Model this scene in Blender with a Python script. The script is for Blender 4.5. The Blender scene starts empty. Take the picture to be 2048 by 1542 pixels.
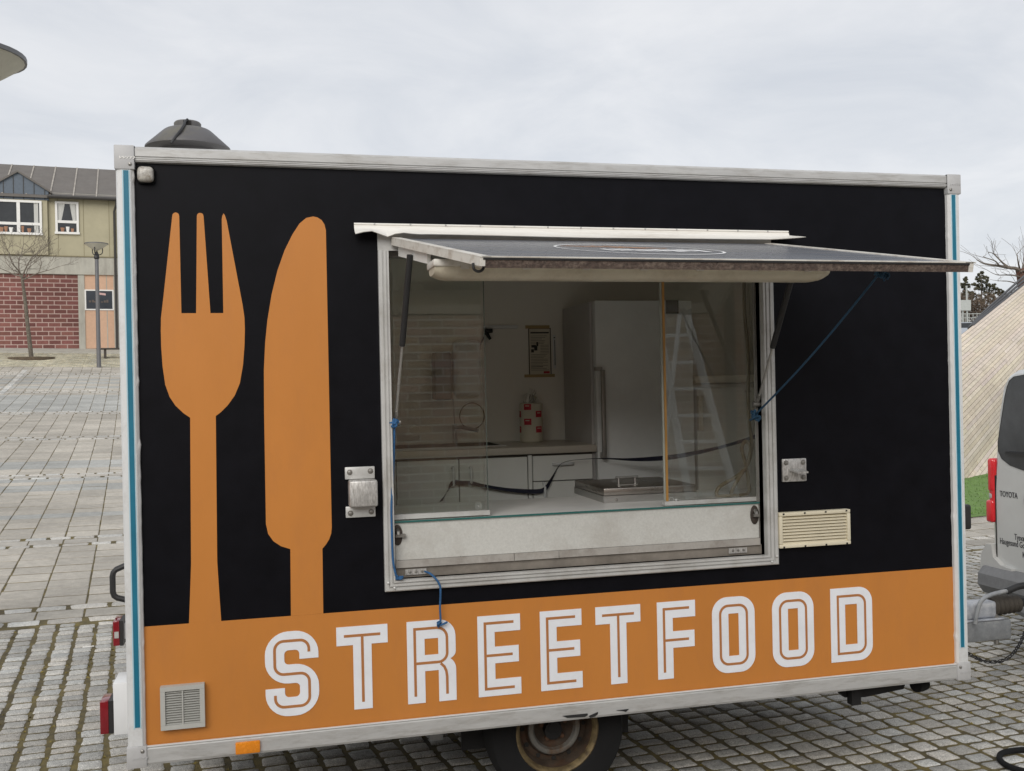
import bpy, bmesh, math, random
from mathutils import Vector, Matrix
random.seed(7)
R_ = math.radians
scene = bpy.context.scene
COL = scene.collection

# ---------------------------------------------------------------- camera
CAM = Vector((0.51104, -3.95254, 1.88775))
CM = Matrix(((0.970018795, 0.020519201, -0.242162134),
             (-0.242127920, -0.004173260, -0.970235360),
             (-0.020919060, 0.999780749, 0.000920131)))
cam = bpy.data.cameras.new("camera")
cam.sensor_width = 36.0
cam.lens = 36.0 * 2000 / 2048
cam.clip_start = 0.05
cam.clip_end = 2000
cam_o = bpy.data.objects.new("camera", cam)
COL.objects.link(cam_o)
cam_o.matrix_world = Matrix.Translation(CAM) @ CM.to_4x4()
scene.camera = cam_o

# ---------------------------------------------------------------- sky, sun, exposure
SUN_EL, SUN_AZ = R_(31), R_(205)      # azimuth clockwise from +Y: light comes through thin cloud from the front left
world = bpy.data.worlds.new("World")
scene.world = world
world.use_nodes = True
wn, wl = world.node_tree.nodes, world.node_tree.links
wn.clear()
w_out = wn.new("ShaderNodeOutputWorld")
w_bg = wn.new("ShaderNodeBackground")
w_bg.inputs["Strength"].default_value = 0.1
w_sky = wn.new("ShaderNodeTexSky")
w_sky.sky_type = 'NISHITA'
w_sky.sun_disc = False
w_sky.sun_elevation = SUN_EL
w_sky.sun_rotation = SUN_AZ
w_tc = wn.new("ShaderNodeTexCoord")
w_sep = wn.new("ShaderNodeSeparateXYZ")
wl.new(w_tc.outputs["Generated"], w_sep.inputs[0])
# cloud layer: project the view direction on a flat cloud deck so the banks flatten towards the horizon
w_add = wn.new("ShaderNodeMath"); w_add.operation = 'ADD'; w_add.inputs[1].default_value = 0.16
w_abs = wn.new("ShaderNodeMath"); w_abs.operation = 'ABSOLUTE'
wl.new(w_sep.outputs[2], w_abs.inputs[0]); wl.new(w_abs.outputs[0], w_add.inputs[0])
w_dx = wn.new("ShaderNodeMath"); w_dx.operation = 'DIVIDE'
w_dy = wn.new("ShaderNodeMath"); w_dy.operation = 'DIVIDE'
wl.new(w_sep.outputs[0], w_dx.inputs[0]); wl.new(w_add.outputs[0], w_dx.inputs[1])
wl.new(w_sep.outputs[1], w_dy.inputs[0]); wl.new(w_add.outputs[0], w_dy.inputs[1])
w_cmb = wn.new("ShaderNodeCombineXYZ")
wl.new(w_dx.outputs[0], w_cmb.inputs[0]); wl.new(w_dy.outputs[0], w_cmb.inputs[1])
w_n = wn.new("ShaderNodeTexNoise")
w_n.inputs["Scale"].default_value = 1.9
w_n.inputs["Detail"].default_value = 7
w_n.inputs["Roughness"].default_value = 0.6
w_n.inputs["Distortion"].default_value = 0.5
wl.new(w_cmb.outputs[0], w_n.inputs["Vector"])
w_r = wn.new("ShaderNodeValToRGB")
w_r.color_ramp.elements[0].position = 0.30
w_r.color_ramp.elements[0].color = (5.2, 5.4, 5.75, 1)
w_r.color_ramp.elements[1].position = 0.68
w_r.color_ramp.elements[1].color = (6.5, 6.55, 6.7, 1)
wl.new(w_n.outputs[0], w_r.inputs[0])
w_mix = wn.new("ShaderNodeMix"); w_mix.data_type = 'RGBA'
w_mix.inputs[0].default_value = 0.92
wl.new(w_sky.outputs[0], w_mix.inputs[6]); wl.new(w_r.outputs[0], w_mix.inputs[7])
wl.new(w_mix.outputs[2], w_bg.inputs["Color"])
wl.new(w_bg.outputs[0], w_out.inputs[0])

sun_d = bpy.data.lights.new("sun", 'SUN')
sun_d.energy = 1.5
sun_d.angle = R_(40)
sun_d.color = (1.0, 0.955, 0.89)
sun_o = bpy.data.objects.new("sun", sun_d)
COL.objects.link(sun_o)
sun_dir = Vector((math.sin(SUN_AZ) * math.cos(SUN_EL), math.cos(SUN_AZ) * math.cos(SUN_EL), math.sin(SUN_EL)))
sun_o.rotation_euler = sun_dir.to_track_quat('Z', 'Y').to_euler()
sun_o.location = (-20, -20, 30)

vs = scene.view_settings
scene.display_settings.display_device = 'sRGB'
vs.view_transform = 'Standard'
vs.look = 'None'
vs.exposure = 0.40
vs.gamma = 1.0
vs.use_curve_mapping = False
scene.render.engine = 'CYCLES'
scene.cycles.use_denoising = True
scene.cycles.max_bounces = 18
scene.cycles.diffuse_bounces = 14
scene.cycles.transparent_max_bounces = 16
scene.cycles.sample_clamp_indirect = 6.0

# ---------------------------------------------------------------- measuring helpers (pixels of the photograph -> metres)
def ray(u, v):
    return CM @ Vector(((u - 1024) / 2000.0, -(v - 771) / 2000.0, -1.0))
def py(u, v, y=0.0):                    # point where the sight line meets the vertical plane Y = y
    d = ray(u, v); return CAM + d * ((y - CAM.y) / d.y)
def pxx(u, v, x):
    d = ray(u, v); return CAM + d * ((x - CAM.x) / d.x)
def project(p):
    q = CM.transposed() @ (Vector(p) - CAM)
    return 1024 - 2000 * q.x / q.z, 771 + 2000 * q.y / q.z, -q.z
PH = R_(6.8); CP, SP = math.cos(PH), math.sin(PH)
def uv(x, y): return x * CP + y * SP, -x * SP + y * CP       # paving grid coordinates
def xy(u, v): return u * CP - v * SP, u * SP + v * CP
def gz(u, v):                                                # height of the square above the datum
    w = max(0.0, v - 4); w2 = min(w, 48)
    p = .0279 * w2 + .001453 * w2 * w2 + (.008 * (w - 48) if w > 48 else 0)
    return .1 + p - .2 * math.tanh((u + .5) / 10)
def gxy(x, y): return gz(*uv(x, y))
def gp(px_, py_):
    d = ray(px_, py_); s = 1.0
    while s < 300:
        P = CAM + d * s
        if P.z < gxy(P.x, P.y): break
        s += .02
    return P
VB = 46.5
def fac(px_, py_):                                           # point on the far facade plane, in (u, z)
    d = ray(px_, py_); n = Vector((-SP, CP, 0)); s = (VB - n.dot(CAM)) / n.dot(d); P = CAM + d * s
    return uv(P.x, P.y)[0], P.z

# ---------------------------------------------------------------- materials
def new_mat(name):
    m = bpy.data.materials.new(name); m.use_nodes = True
    return m, m.node_tree.nodes, m.node_tree.links, m.node_tree.nodes["Principled BSDF"]
def mat(name, col, rough=.5, metal=0., spec=.5, var=.12, scale=8., bump=0., bscale=60., stain=None, stain_amt=.0, stain_scale=3., stretch=(1, 1, 1), coat=0., streak=0.):
    """plain surface with noise in its colour, optional stains, fine relief"""
    m, n, l, b = new_mat(name)
    tc = n.new("ShaderNodeTexCoord"); mp = n.new("ShaderNodeMapping"); mp.inputs["Scale"].default_value = stretch
    l.new(tc.outputs["Object"], mp.inputs[0])
    ns = n.new("ShaderNodeTexNoise"); ns.inputs["Scale"].default_value = scale; ns.inputs["Detail"].default_value = 6; ns.inputs["Roughness"].default_value = .65
    l.new(mp.outputs[0], ns.inputs["Vector"])
    rp = n.new("ShaderNodeValToRGB")
    rp.color_ramp.elements[0].position = .3; rp.color_ramp.elements[1].position = .72
    rp.color_ramp.elements[0].color = (*[c * (1 - var) for c in col], 1)
    rp.color_ramp.elements[1].color = (*[min(1, c * (1 + var)) for c in col], 1)
    l.new(ns.outputs[0], rp.inputs[0]); cur = rp.outputs[0]
    if stain:
        n2 = n.new("ShaderNodeTexNoise"); n2.inputs["Scale"].default_value = stain_scale; n2.inputs["Detail"].default_value = 8; n2.inputs["Roughness"].default_value = .75
        l.new(mp.outputs[0], n2.inputs["Vector"])
        r2 = n.new("ShaderNodeValToRGB"); r2.color_ramp.elements[0].position = .48; r2.color_ramp.elements[1].position = .68
        r2.color_ramp.elements[0].color = (0, 0, 0, 1); r2.color_ramp.elements[1].color = (stain_amt,) * 3 + (1,)
        l.new(n2.outputs[0], r2.inputs[0])
        mx = n.new("ShaderNodeMix"); mx.data_type = 'RGBA'
        l.new(r2.outputs[0], mx.inputs[0]); l.new(cur, mx.inputs[6]); mx.inputs[7].default_value = (*stain, 1)
        cur = mx.outputs[2]
    l.new(cur, b.inputs["Base Color"])
    rr = n.new("ShaderNodeMapRange"); rr.inputs[3].default_value = max(.03, rough - .08); rr.inputs[4].default_value = min(1, rough + .1)
    l.new(ns.outputs[0], rr.inputs[0]); l.new(rr.outputs[0], b.inputs["Roughness"])
    b.inputs["Metallic"].default_value = metal
    b.inputs["Specular IOR Level"].default_value = spec
    b.inputs["Coat Weight"].default_value = coat
    if bump:
        n3 = n.new("ShaderNodeTexNoise"); n3.inputs["Scale"].default_value = bscale; n3.inputs["Detail"].default_value = 5
        l.new(mp.outputs[0], n3.inputs["Vector"])
        bp = n.new("ShaderNodeBump"); bp.inputs["Strength"].default_value = bump; bp.inputs["Distance"].default_value = .01
        l.new(n3.outputs[0], bp.inputs["Height"]); l.new(bp.outputs[0], b.inputs["Normal"])
    return m
def stone_mat(name, col, var=.25, scale=25., bump=.5, rough=.85, speck=.35, patch=.15):
    """stone whose base tone comes from the piece itself (mesh attribute 'tint' x object colour), plus mineral specks"""
    m, n, l, b = new_mat(name)
    tc = n.new("ShaderNodeTexCoord")
    geo = n.new("ShaderNodeNewGeometry")
    at = n.new("ShaderNodeAttribute"); at.attribute_name = "tint"
    oi = n.new("ShaderNodeObjectInfo")
    ns = n.new("ShaderNodeTexNoise"); ns.inputs["Scale"].default_value = scale; ns.inputs["Detail"].default_value = 6; ns.inputs["Roughness"].default_value = .7
    l.new(geo.outputs["Position"], ns.inputs["Vector"])
    rp = n.new("ShaderNodeValToRGB"); rp.color_ramp.elements[0].position = .3; rp.color_ramp.elements[1].position = .7
    rp.color_ramp.elements[0].color = (*[c * (1 - var) for c in col], 1); rp.color_ramp.elements[1].color = (*[c * (1 + var) for c in col], 1)
    l.new(ns.outputs[0], rp.inputs[0])
    n2 = n.new("ShaderNodeTexNoise"); n2.inputs["Scale"].default_value = 260; n2.inputs["Detail"].default_value = 2
    l.new(geo.outputs["Position"], n2.inputs["Vector"])
    r2 = n.new("ShaderNodeValToRGB"); r2.color_ramp.elements[0].position = .38; r2.color_ramp.elements[1].position = .62
    r2.color_ramp.elements[0].color = (1 - speck,) * 3 + (1,); r2.color_ramp.elements[1].color = (1 + speck * .5,) * 3 + (1,)
    l.new(n2.outputs[0], r2.inputs[0])
    n4 = n.new("ShaderNodeTexNoise"); n4.inputs["Scale"].default_value = .45; n4.inputs["Detail"].default_value = 6
    l.new(geo.outputs["Position"], n4.inputs["Vector"])
    r4 = n.new("ShaderNodeValToRGB"); r4.color_ramp.elements[0].position = .35; r4.color_ramp.elements[1].position = .65
    r4.color_ramp.elements[0].color = (1 - patch,) * 3 + (1,); r4.color_ramp.elements[1].color = (1 + patch * .6,) * 3 + (1,)
    l.new(n4.outputs[0], r4.inputs[0])
    cur = rp.outputs[0]
    for s in (r2.outputs[0], at.outputs["Color"], oi.outputs["Color"], r4.outputs[0]):
        mx = n.new("ShaderNodeMix"); mx.data_type = 'RGBA'; mx.blend_type = 'MULTIPLY'; mx.inputs[0].default_value = 1
        l.new(cur, mx.inputs[6]); l.new(s, mx.inputs[7]); cur = mx.outputs[2]
    l.new(cur, b.inputs["Base Color"]); b.inputs["Roughness"].default_value = rough
    b.inputs["Specular IOR Level"].default_value = .3
    bp = n.new("ShaderNodeBump"); bp.inputs["Strength"].default_value = bump; bp.inputs["Distance"].default_value = .006
    n5 = n.new("ShaderNodeTexNoise"); n5.inputs["Scale"].default_value = 90; n5.inputs["Detail"].default_value = 6
    l.new(geo.outputs["Position"], n5.inputs["Vector"])
    l.new(n5.outputs[0], bp.inputs["Height"]); l.new(bp.outputs[0], b.inputs["Normal"])
    return m
def glass_mat(name, tint=(1, 1, 1), rough=.0, dirt=0.):
    m, n, l, b = new_mat(name)
    out = n["Material Output"]
    tr = n.new("ShaderNodeBsdfTransparent"); tr.inputs[0].default_value = (*tint, 1)
    gl = n.new("ShaderNodeBsdfGlossy"); gl.inputs["Roughness"].default_value = rough; gl.inputs[0].default_value = (1, 1, 1, 1)
    fr = n.new("ShaderNodeFresnel"); fr.inputs[0].default_value = 1.52
    mx = n.new("ShaderNodeMixShader")
    l.new(fr.outputs[0], mx.inputs[0]); l.new(tr.outputs[0], mx.inputs[1]); l.new(gl.outputs[0], mx.inputs[2])
    cur = mx.outputs[0]
    if dirt:
        df = n.new("ShaderNodeBsdfDiffuse"); df.inputs[0].default_value = (.7, .68, .62, 1)
        tc = n.new("ShaderNodeTexCoord"); ns = n.new("ShaderNodeTexNoise"); ns.inputs["Scale"].default_value = 6; ns.inputs["Detail"].default_value = 8
        l.new(tc.outputs["Object"], ns.inputs["Vector"])
        mr = n.new("ShaderNodeMapRange"); mr.inputs[1].default_value = .35; mr.inputs[2].default_value = .8; mr.inputs[3].default_value = dirt * .3; mr.inputs[4].default_value = dirt
        l.new(ns.outputs[0], mr.inputs[0])
        m2 = n.new("ShaderNodeMixShader"); l.new(mr.outputs[0], m2.inputs[0]); l.new(cur, m2.inputs[1]); l.new(df.outputs[0], m2.inputs[2]); cur = m2.outputs[0]
    l.new(cur, out.inputs[0])
    n.remove(b)
    return m

M = {}
M['black_wrap'] = mat('black_wrap', (.0032, .0032, .0052), .45, var=.25, spec=.13, bump=.03, bscale=300, stain=(.0055, .0055, .008), stain_amt=.25, stain_scale=2)
M['orange'] = mat('orange_vinyl', (.53, .203, .040), .42, var=.05, scale=3, spec=.4, bump=.02, bscale=200, stain=(.43, .17, .05), stain_amt=.35, stain_scale=5, stretch=(1, 1, .35))
M['orange_line'] = mat('orange_vinyl_inline', (.42, .17, .055), .45, var=.05)
M['white_vinyl'] = mat('white_vinyl', (.79, .81, .85), .4, var=.03, stain=(.62, .62, .62), stain_amt=.3, stain_scale=6)
M['logo_white'] = mat('logo_white', (.88, .88, .88), .35, var=.02)
M['alu'] = mat('aluminium_rail', (.50, .50, .49), .48, metal=.25, var=.1, scale=5, stretch=(1, 1, 6), stain=(.27, .25, .22), stain_amt=.6, stain_scale=6, bump=.05, bscale=80)
M['alu_frame'] = mat('aluminium_frame', (.56, .56, .545), .42, metal=.25, var=.08, scale=7, stain=(.3, .28, .24), stain_amt=.5, stain_scale=5)
M['cap'] = mat('grey_plastic_cap', (.47, .47, .47), .5, var=.06, stain=(.3, .29, .27), stain_amt=.4)
M['post_white'] = mat('white_corner_post', (.66, .67, .67), .4, var=.06, scale=4, stain=(.38, .36, .33), stain_amt=.5, stain_scale=8)
M['teal'] = mat('teal_stripe', (.006, .15, .235), .45, var=.1)
M['film'] = mat('pale_blue_film', (.42, .62, .70), .4, var=.1)
M['seal'] = mat('sealant', (.7, .7, .69), .6, var=.08)
M['steel'] = mat('stainless_steel', (.52, .51, .49), .33, metal=.9, var=.12, scale=14, stretch=(1, 1, 8))
M['worn_alu'] = mat('worn_aluminium', (.55, .54, .52), .45, metal=.6, var=.35, scale=40, stretch=(4, 1, 1), stain=(.22, .2, .18), stain_amt=.7, stain_scale=30)
M['bolt'] = mat('bolt_metal', (.3, .29, .27), .4, metal=.8, var=.3)
M['galv'] = mat('galvanised_steel', (.30, .315, .33), .55, metal=.45, var=.22, scale=22, stain=(.52, .52, .51), stain_amt=.6, stain_scale=12)
M['galv_light'] = mat('galvanised_cover', (.43, .455, .5), .5, metal=.35, var=.2, scale=18, stain=(.7, .7, .7), stain_amt=.7, stain_scale=9)
M['black_plastic'] = mat('black_plastic', (.018, .018, .019), .5, var=.2)
M['rubber'] = mat('black_rubber', (.010, .010, .0105), .85, var=.25, spec=.25, bump=.1)
M['brown_rubber'] = mat('weathered_rubber', (.045, .038, .03), .75, var=.3)
M['dark_steel'] = mat('underbody_steel', (.018, .018, .019), .7, metal=.3, var=.3)
M['rim'] = mat('rusty_silver_rim', (.17, .165, .15), .55, metal=.3, var=.25, scale=12, stain=(.11, .055, .02), stain_amt=1., stain_scale=9, bump=.2)
M['lock_iron'] = mat('dark_lock_iron', (.055, .042, .034), .6, metal=.3, var=.4, scale=30, bump=.2)
M['rust'] = mat('rusty_iron', (.09, .045, .025), .8, var=.5, scale=30, bump=.3)
M['gold_rim'] = mat('tarnished_rim_flange', (.17, .125, .06), .6, metal=.3, var=.45, scale=25, stain=(.05, .03, .015), stain_amt=.9, stain_scale=18, bump=.2)
M['red_lens'] = mat('red_lens', (.20, .005, .012), .16, var=.2, coat=.6)
M['pink_lens'] = mat('red_lens_top', (.32, .012, .02), .2, var=.15, coat=.4)
M['grey_lens'] = mat('clear_lens', (.42, .42, .4), .2, var=.1, coat=.5)
M['white_plastic'] = mat('white_plastic', (.74, .75, .76), .4, var=.04)
M['orange_lens'] = mat('amber_reflector', (.75, .24, .008), .25, var=.12, scale=90, coat=.5)
M['dirty_lens'] = mat('dirty_marker_lens', (.44, .42, .38), .3, var=.3, scale=60, stain=(.16, .12, .08), stain_amt=.9, stain_scale=40, coat=.5)
M['grille_grey'] = mat('grey_grille', (.44, .44, .41), .5, var=.06)
M['cream'] = mat('cream_plastic', (.68, .62, .47), .5, var=.05)
M['dark_hole'] = mat('dark_duct', (.02, .019, .017), .9)
M['sill_panel'] = mat('speckled_sill_panel', (.55, .55, .52), .5, var=.09, scale=130, stain=(.34, .31, .27), stain_amt=.45, stain_scale=2.5, bump=.08, bscale=160)
M['sill_metal'] = mat('dull_sill_metal', (.42, .40, .37), .5, metal=.2, var=.12, stain=(.2, .17, .14), stain_amt=.6, stain_scale=7)
M['green_edge'] = mat('green_glass_edge', (.03, .13, .12), .2, var=.1)
M['glass'] = glass_mat('pane_glass', (.97, .985, .975))
M['glass_dirty'] = glass_mat('pane_glass_dusty', (.97, .985, .975), dirt=.035)
M['brown_trim'] = mat('brown_edge_trim', (.36, .19, .05), .35, var=.2, scale=20, stretch=(1, 1, .2))
M['wall_in'] = mat('interior_wall', (.84, .82, .76), .55, var=.02, stain=(.76, .71, .62), stain_amt=.4, stain_scale=2)
M['ceil_in'] = mat('interior_ceiling', (.85, .84, .80), .6, var=.02)
M['floor_in'] = mat('interior_floor', (.50, .49, .47), .5)
M['counter'] = mat('white_worktop', (.80, .80, .78), .35, var=.04)
M['worktop'] = mat('kitchen_worktop', (.58, .53, .46), .35, var=.06)
M['cabinet'] = mat('cabinet_door', (.83, .83, .80), .4, var=.02)
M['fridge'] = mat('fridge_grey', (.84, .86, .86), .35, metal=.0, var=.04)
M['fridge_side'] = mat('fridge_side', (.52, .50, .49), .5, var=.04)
M['handle_silver'] = mat('silver_handle', (.42, .40, .38), .35, metal=.5, var=.06)
M['white_enamel'] = mat('white_enamel', (.85, .845, .80), .3, var=.02)
M['ivory'] = mat('ivory_worktop', (.76, .72, .60), .4, var=.04)
M['paper'] = mat('aged_paper', (.66, .61, .5), .8, var=.05)
M['ink'] = mat('printed_ink', (.05, .045, .04), .8)
M['red_ink'] = mat('red_print', (.5, .025, .045), .6, var=.1)
M['tape'] = mat('brown_tape', (.42, .30, .14), .5, var=.1)
M['strap'] = mat('navy_strap', (.014, .015, .035), .7, var=.2)
M['cable'] = mat('olive_cable', (.19, .15, .085), .5, var=.12)
M['blue_rope'] = mat('blue_rope', (.022, .10, .24), .7, var=.35, scale=120, bump=.4, bscale=150)
M['dark_rope'] = mat('dark_blue_rope', (.012, .055, .11), .75, var=.35, scale=120)
M['film_clear'] = glass_mat('clear_wrap', (.92, .92, .92), rough=.15, dirt=.12)
M['flap_top'] = mat('flap_faded_sky_sheen', (.15, .163, .19), .26, var=.10, scale=3, stretch=(1, 12, 1), stain=(.25, .21, .17), stain_amt=.45, stain_scale=1.5, spec=.8)  # faded black skin; the sky's grey-blue sheen is put into its base colour
M['flap_under'] = mat('flap_underside', (.74, .71, .64), .5, var=.06)
M['flap_edge'] = mat('grimy_flap_edge', (.075, .052, .042), .85, var=.6, scale=70, bump=.5, bscale=120, stain=(.24, .19, .15), stain_amt=.6, stain_scale=45)
M['dirty_white'] = mat('dirty_white_trim', (.64, .62, .57), .5, var=.08, stain=(.33, .27, .21), stain_amt=.8, stain_scale=14, stretch=(.5, 1, 1))
M['drip_strip'] = mat('white_drip_strip', (.78, .76, .71), .5, var=.06, stain=(.42, .36, .3), stain_amt=.6, stain_scale=4, stretch=(.4, 2, 4))
M['tube_cover'] = mat('yellowed_tube_cover', (.64, .59, .47), .35, var=.08, stain=(.38, .31, .22), stain_amt=.6, stain_scale=5)
M['vent_grey'] = mat('grey_roof_cowl', (.10, .097, .10), .5, var=.1, stain=(.16, .15, .10), stain_amt=.6, stain_scale=5)
# square and buildings
M['cobble'] = stone_mat('granite_cobble', (.50, .485, .45), var=.22, scale=32, bump=1.0, speck=.5)
M['slab'] = stone_mat('paving_slab', (.465, .44, .395), var=.16, scale=11, bump=.4, speck=.25, patch=.18)
M['concrete'] = mat('weathered_concrete', (.43, .415, .36), .85, var=.12, scale=3, stain=(.22, .20, .17), stain_amt=.5, stain_scale=1.2, stretch=(2, 2, .5), bump=.2)
M['block_red'] = stone_mat('red_block', (.205, .088, .075), var=.15, scale=9, bump=.4, speck=.2)
M['mortar'] = mat('pink_mortar', (.47, .345, .305), .9, var=.08, bump=.2)
M['olive'] = mat('olive_cladding', (.40, .365, .25), .75, var=.06, scale=1.5, stain=(.32, .295, .20), stain_amt=.4, stain_scale=1)
M['olive_joint'] = mat('olive_joint', (.22, .19, .115), .8)
M['roof_metal'] = mat('grey_roof_sheet', (.135, .122, .11), .7, metal=.0, var=.14, scale=2, stain=(.17, .16, .145), stain_amt=.5, stain_scale=1.2)
M['seam'] = mat('roof_seam', (.34, .31, .27), .6, var=.3, scale=3)
M['slate_blue'] = mat('blue_grey_dormer', (.105, .13, .16), .6, var=.12)
M['gutter'] = mat('dark_gutter', (.04, .037, .034), .5)
M['white_paint'] = mat('white_paint', (.76, .75, .72), .5, var=.05)
M['win_glass'] = mat('dark_window_glass', (.03, .032, .034), .06, spec=.6, var=.3, scale=1.4)
M['curtain'] = mat('pale_curtain', (.55, .55, .52), .8, var=.15, scale=6, stretch=(8, 8, .3))
M['pot'] = mat('terracotta_pots', (.33, .17, .1), .7, var=.3)
M['peach'] = mat('peach_panel', (.58, .37, .25), .6, var=.06, stain=(.48, .32, .22), stain_amt=.4)
M['shopfront'] = mat('shop_window', (.03, .036, .045), .12, var=.3, scale=1.)
M['lamp_grey'] = mat('lamp_post_grey', (.15, .15, .155), .45, metal=.3, var=.1)
M['lamp_white'] = mat('lamp_reflector', (.56, .54, .46), .6, var=.06)
M['bark'] = mat('lichen_bark', (.12, .10, .078), .9, var=.35, scale=18, stain=(.25, .24, .19), stain_amt=.7, stain_scale=12, bump=.5, bscale=30)
M['twig'] = mat('bare_twigs', (.16, .135, .11), .9, var=.3)
M['rim_dish'] = mat('rusted_rim_dish', (.06, .043, .03), .75, metal=.2, var=.5, scale=20, stain=(.10, .045, .02), stain_amt=.9, stain_scale=14, bump=.2)
M['bench'] = mat('dark_bench_wood', (.055, .045, .036), .7, var=.2)
M['soil'] = mat('tree_pit_soil', (.10, .075, .05), .95, var=.4, scale=12, bump=.6)
M['plank'] = stone_mat('silvered_plank', (.64, .565, .475), var=.15, scale=7, bump=.35, speck=.2, patch=.1)
M['deck_dark'] = mat('plank_backing', (.05, .044, .037), .9)
M['rim_dark'] = mat('shell_rim_steel', (.05, .05, .052), .5, metal=.3, var=.15)
M['grass'] = mat('short_grass', (.13, .225, .055), .9, var=.2, scale=5, bump=.6, bscale=90, stain=(.12, .19, .05), stain_amt=.5, stain_scale=2)
M['blade'] = mat('grass_blade', (.15, .26, .065), .8, var=.3, scale=3)
M['conifer'] = mat('dark_conifer', (.070, .068, .036), .9, var=.5, scale=2)
M['hedge'] = mat('brown_winter_hedge', (.115, .085, .06), .95, var=.5, scale=1.5)
M['car_paint'] = mat('pale_car_paint', (.42, .46, .52), .25, metal=.2, coat=.5, var=.03)
M['car_glass'] = mat('car_window', (.03, .035, .04), .08, var=.2)
M['sign_back'] = mat('grey_sign_back', (.40, .42, .40), .6, var=.1)
M['van_paint'] = mat('silver_van_paint', (.60, .61, .60), .32, metal=.3, var=.04, coat=.4, stain=(.42, .41, .39), stain_amt=.3, stain_scale=2)
M['van_white'] = mat('pale_van_bumper', (.52, .52, .505), .38, metal=.2, var=.04, coat=.4)
M['van_glass'] = mat('tinted_glass_painted_sheen', (.055, .06, .066), .06, var=.5, scale=2.2, spec=.6)  # grey reflections are put into the glass colour as large soft mottling
M['van_grey'] = mat('grey_bumper_plastic', (.17, .173, .178), .65, var=.15, scale=20, bump=.15)
M['decal'] = mat('dark_lettering', (.035, .035, .038), .5)
M['badge'] = mat('chrome_badge', (.28, .28, .29), .25, metal=.8)
M['back_brick'] = stone_mat('tan_brick', (.40, .265, .185), var=.15, scale=6, bump=.3, speck=.2, patch=.2)
M['back_mortar'] = mat('pale_mortar', (.66, .61, .54), .9, var=.04)
M['fascia'] = mat('brown_fascia', (.22, .17, .12), .7, var=.1)
M['alu_ladder'] = mat('ladder_aluminium', (.88, .89, .90), .4, metal=.0, var=.04)

def ground_mat():
    m, n, l, b = new_mat('joint_moss_ground')
    geo = n.new("ShaderNodeNewGeometry")
    ns = n.new("ShaderNodeTexNoise"); ns.inputs["Scale"].default_value = 5; ns.inputs["Detail"].default_value = 9; ns.inputs["Roughness"].default_value = .75
    l.new(geo.outputs["Position"], ns.inputs["Vector"])
    rp = n.new("ShaderNodeValToRGB")
    e = rp.color_ramp.elements
    e[0].position = .32; e[0].color = (.045, .036, .023, 1)
    e[1].position = .75; e[1].color = (.25, .19, .055, 1)
    k = e.new(.52); k.color = (.12, .095, .038, 1)
    l.new(ns.outputs[0], rp.inputs[0]); l.new(rp.outputs[0], b.inputs["Base Color"])
    b.inputs["Roughness"].default_value = .95
    n3 = n.new("ShaderNodeTexNoise"); n3.inputs["Scale"].default_value = 120; n3.inputs["Detail"].default_value = 5
    l.new(geo.outputs["Position"], n3.inputs["Vector"])
    bp = n.new("ShaderNodeBump"); bp.inputs["Strength"].default_value = .8; bp.inputs["Distance"].default_value = .01
    l.new(n3.outputs[0], bp.inputs["Height"]); l.new(bp.outputs[0], b.inputs["Normal"])
    return m
M['joint'] = ground_mat()
def far_paving():
    m, n, l, b = new_mat('distant_paving')
    geo = n.new("ShaderNodeNewGeometry"); mp = n.new("ShaderNodeMapping"); mp.inputs["Rotation"].default_value = (0, 0, -PH)
    l.new(geo.outputs["Position"], mp.inputs[0])
    bt = n.new("ShaderNodeTexBrick"); bt.inputs["Scale"].default_value = 1; bt.inputs["Brick Width"].default_value = .36; bt.inputs["Row Height"].default_value = .35
    bt.inputs["Mortar Size"].default_value = .012; bt.offset = 0
    bt.inputs["Color1"].default_value = (.42, .40, .36, 1); bt.inputs["Color2"].default_value = (.36, .35, .325, 1); bt.inputs["Mortar"].default_value = (.13, .11, .07, 1)
    l.new(mp.outputs[0], bt.inputs["Vector"]); l.new(bt.outputs["Color"], b.inputs["Base Color"]); b.inputs["Roughness"].default_value = .9
    return m
M['far_paving'] = far_paving()

# ---------------------------------------------------------------- object helpers
ORIG = {}
def link(o): COL.objects.link(o); return o
def tag(o, label, cat, group=None):
    o['label'] = label; o['category'] = cat
    if group: o['group'] = group
    return o
def thing(name, label, cat, loc=(0, 0, 0), group=None):
    o = bpy.data.objects.new(name, None); o.empty_display_size = .2
    o.location = loc; link(o); ORIG[o.name] = Vector(loc)
    return tag(o, label, cat, group)

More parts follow.
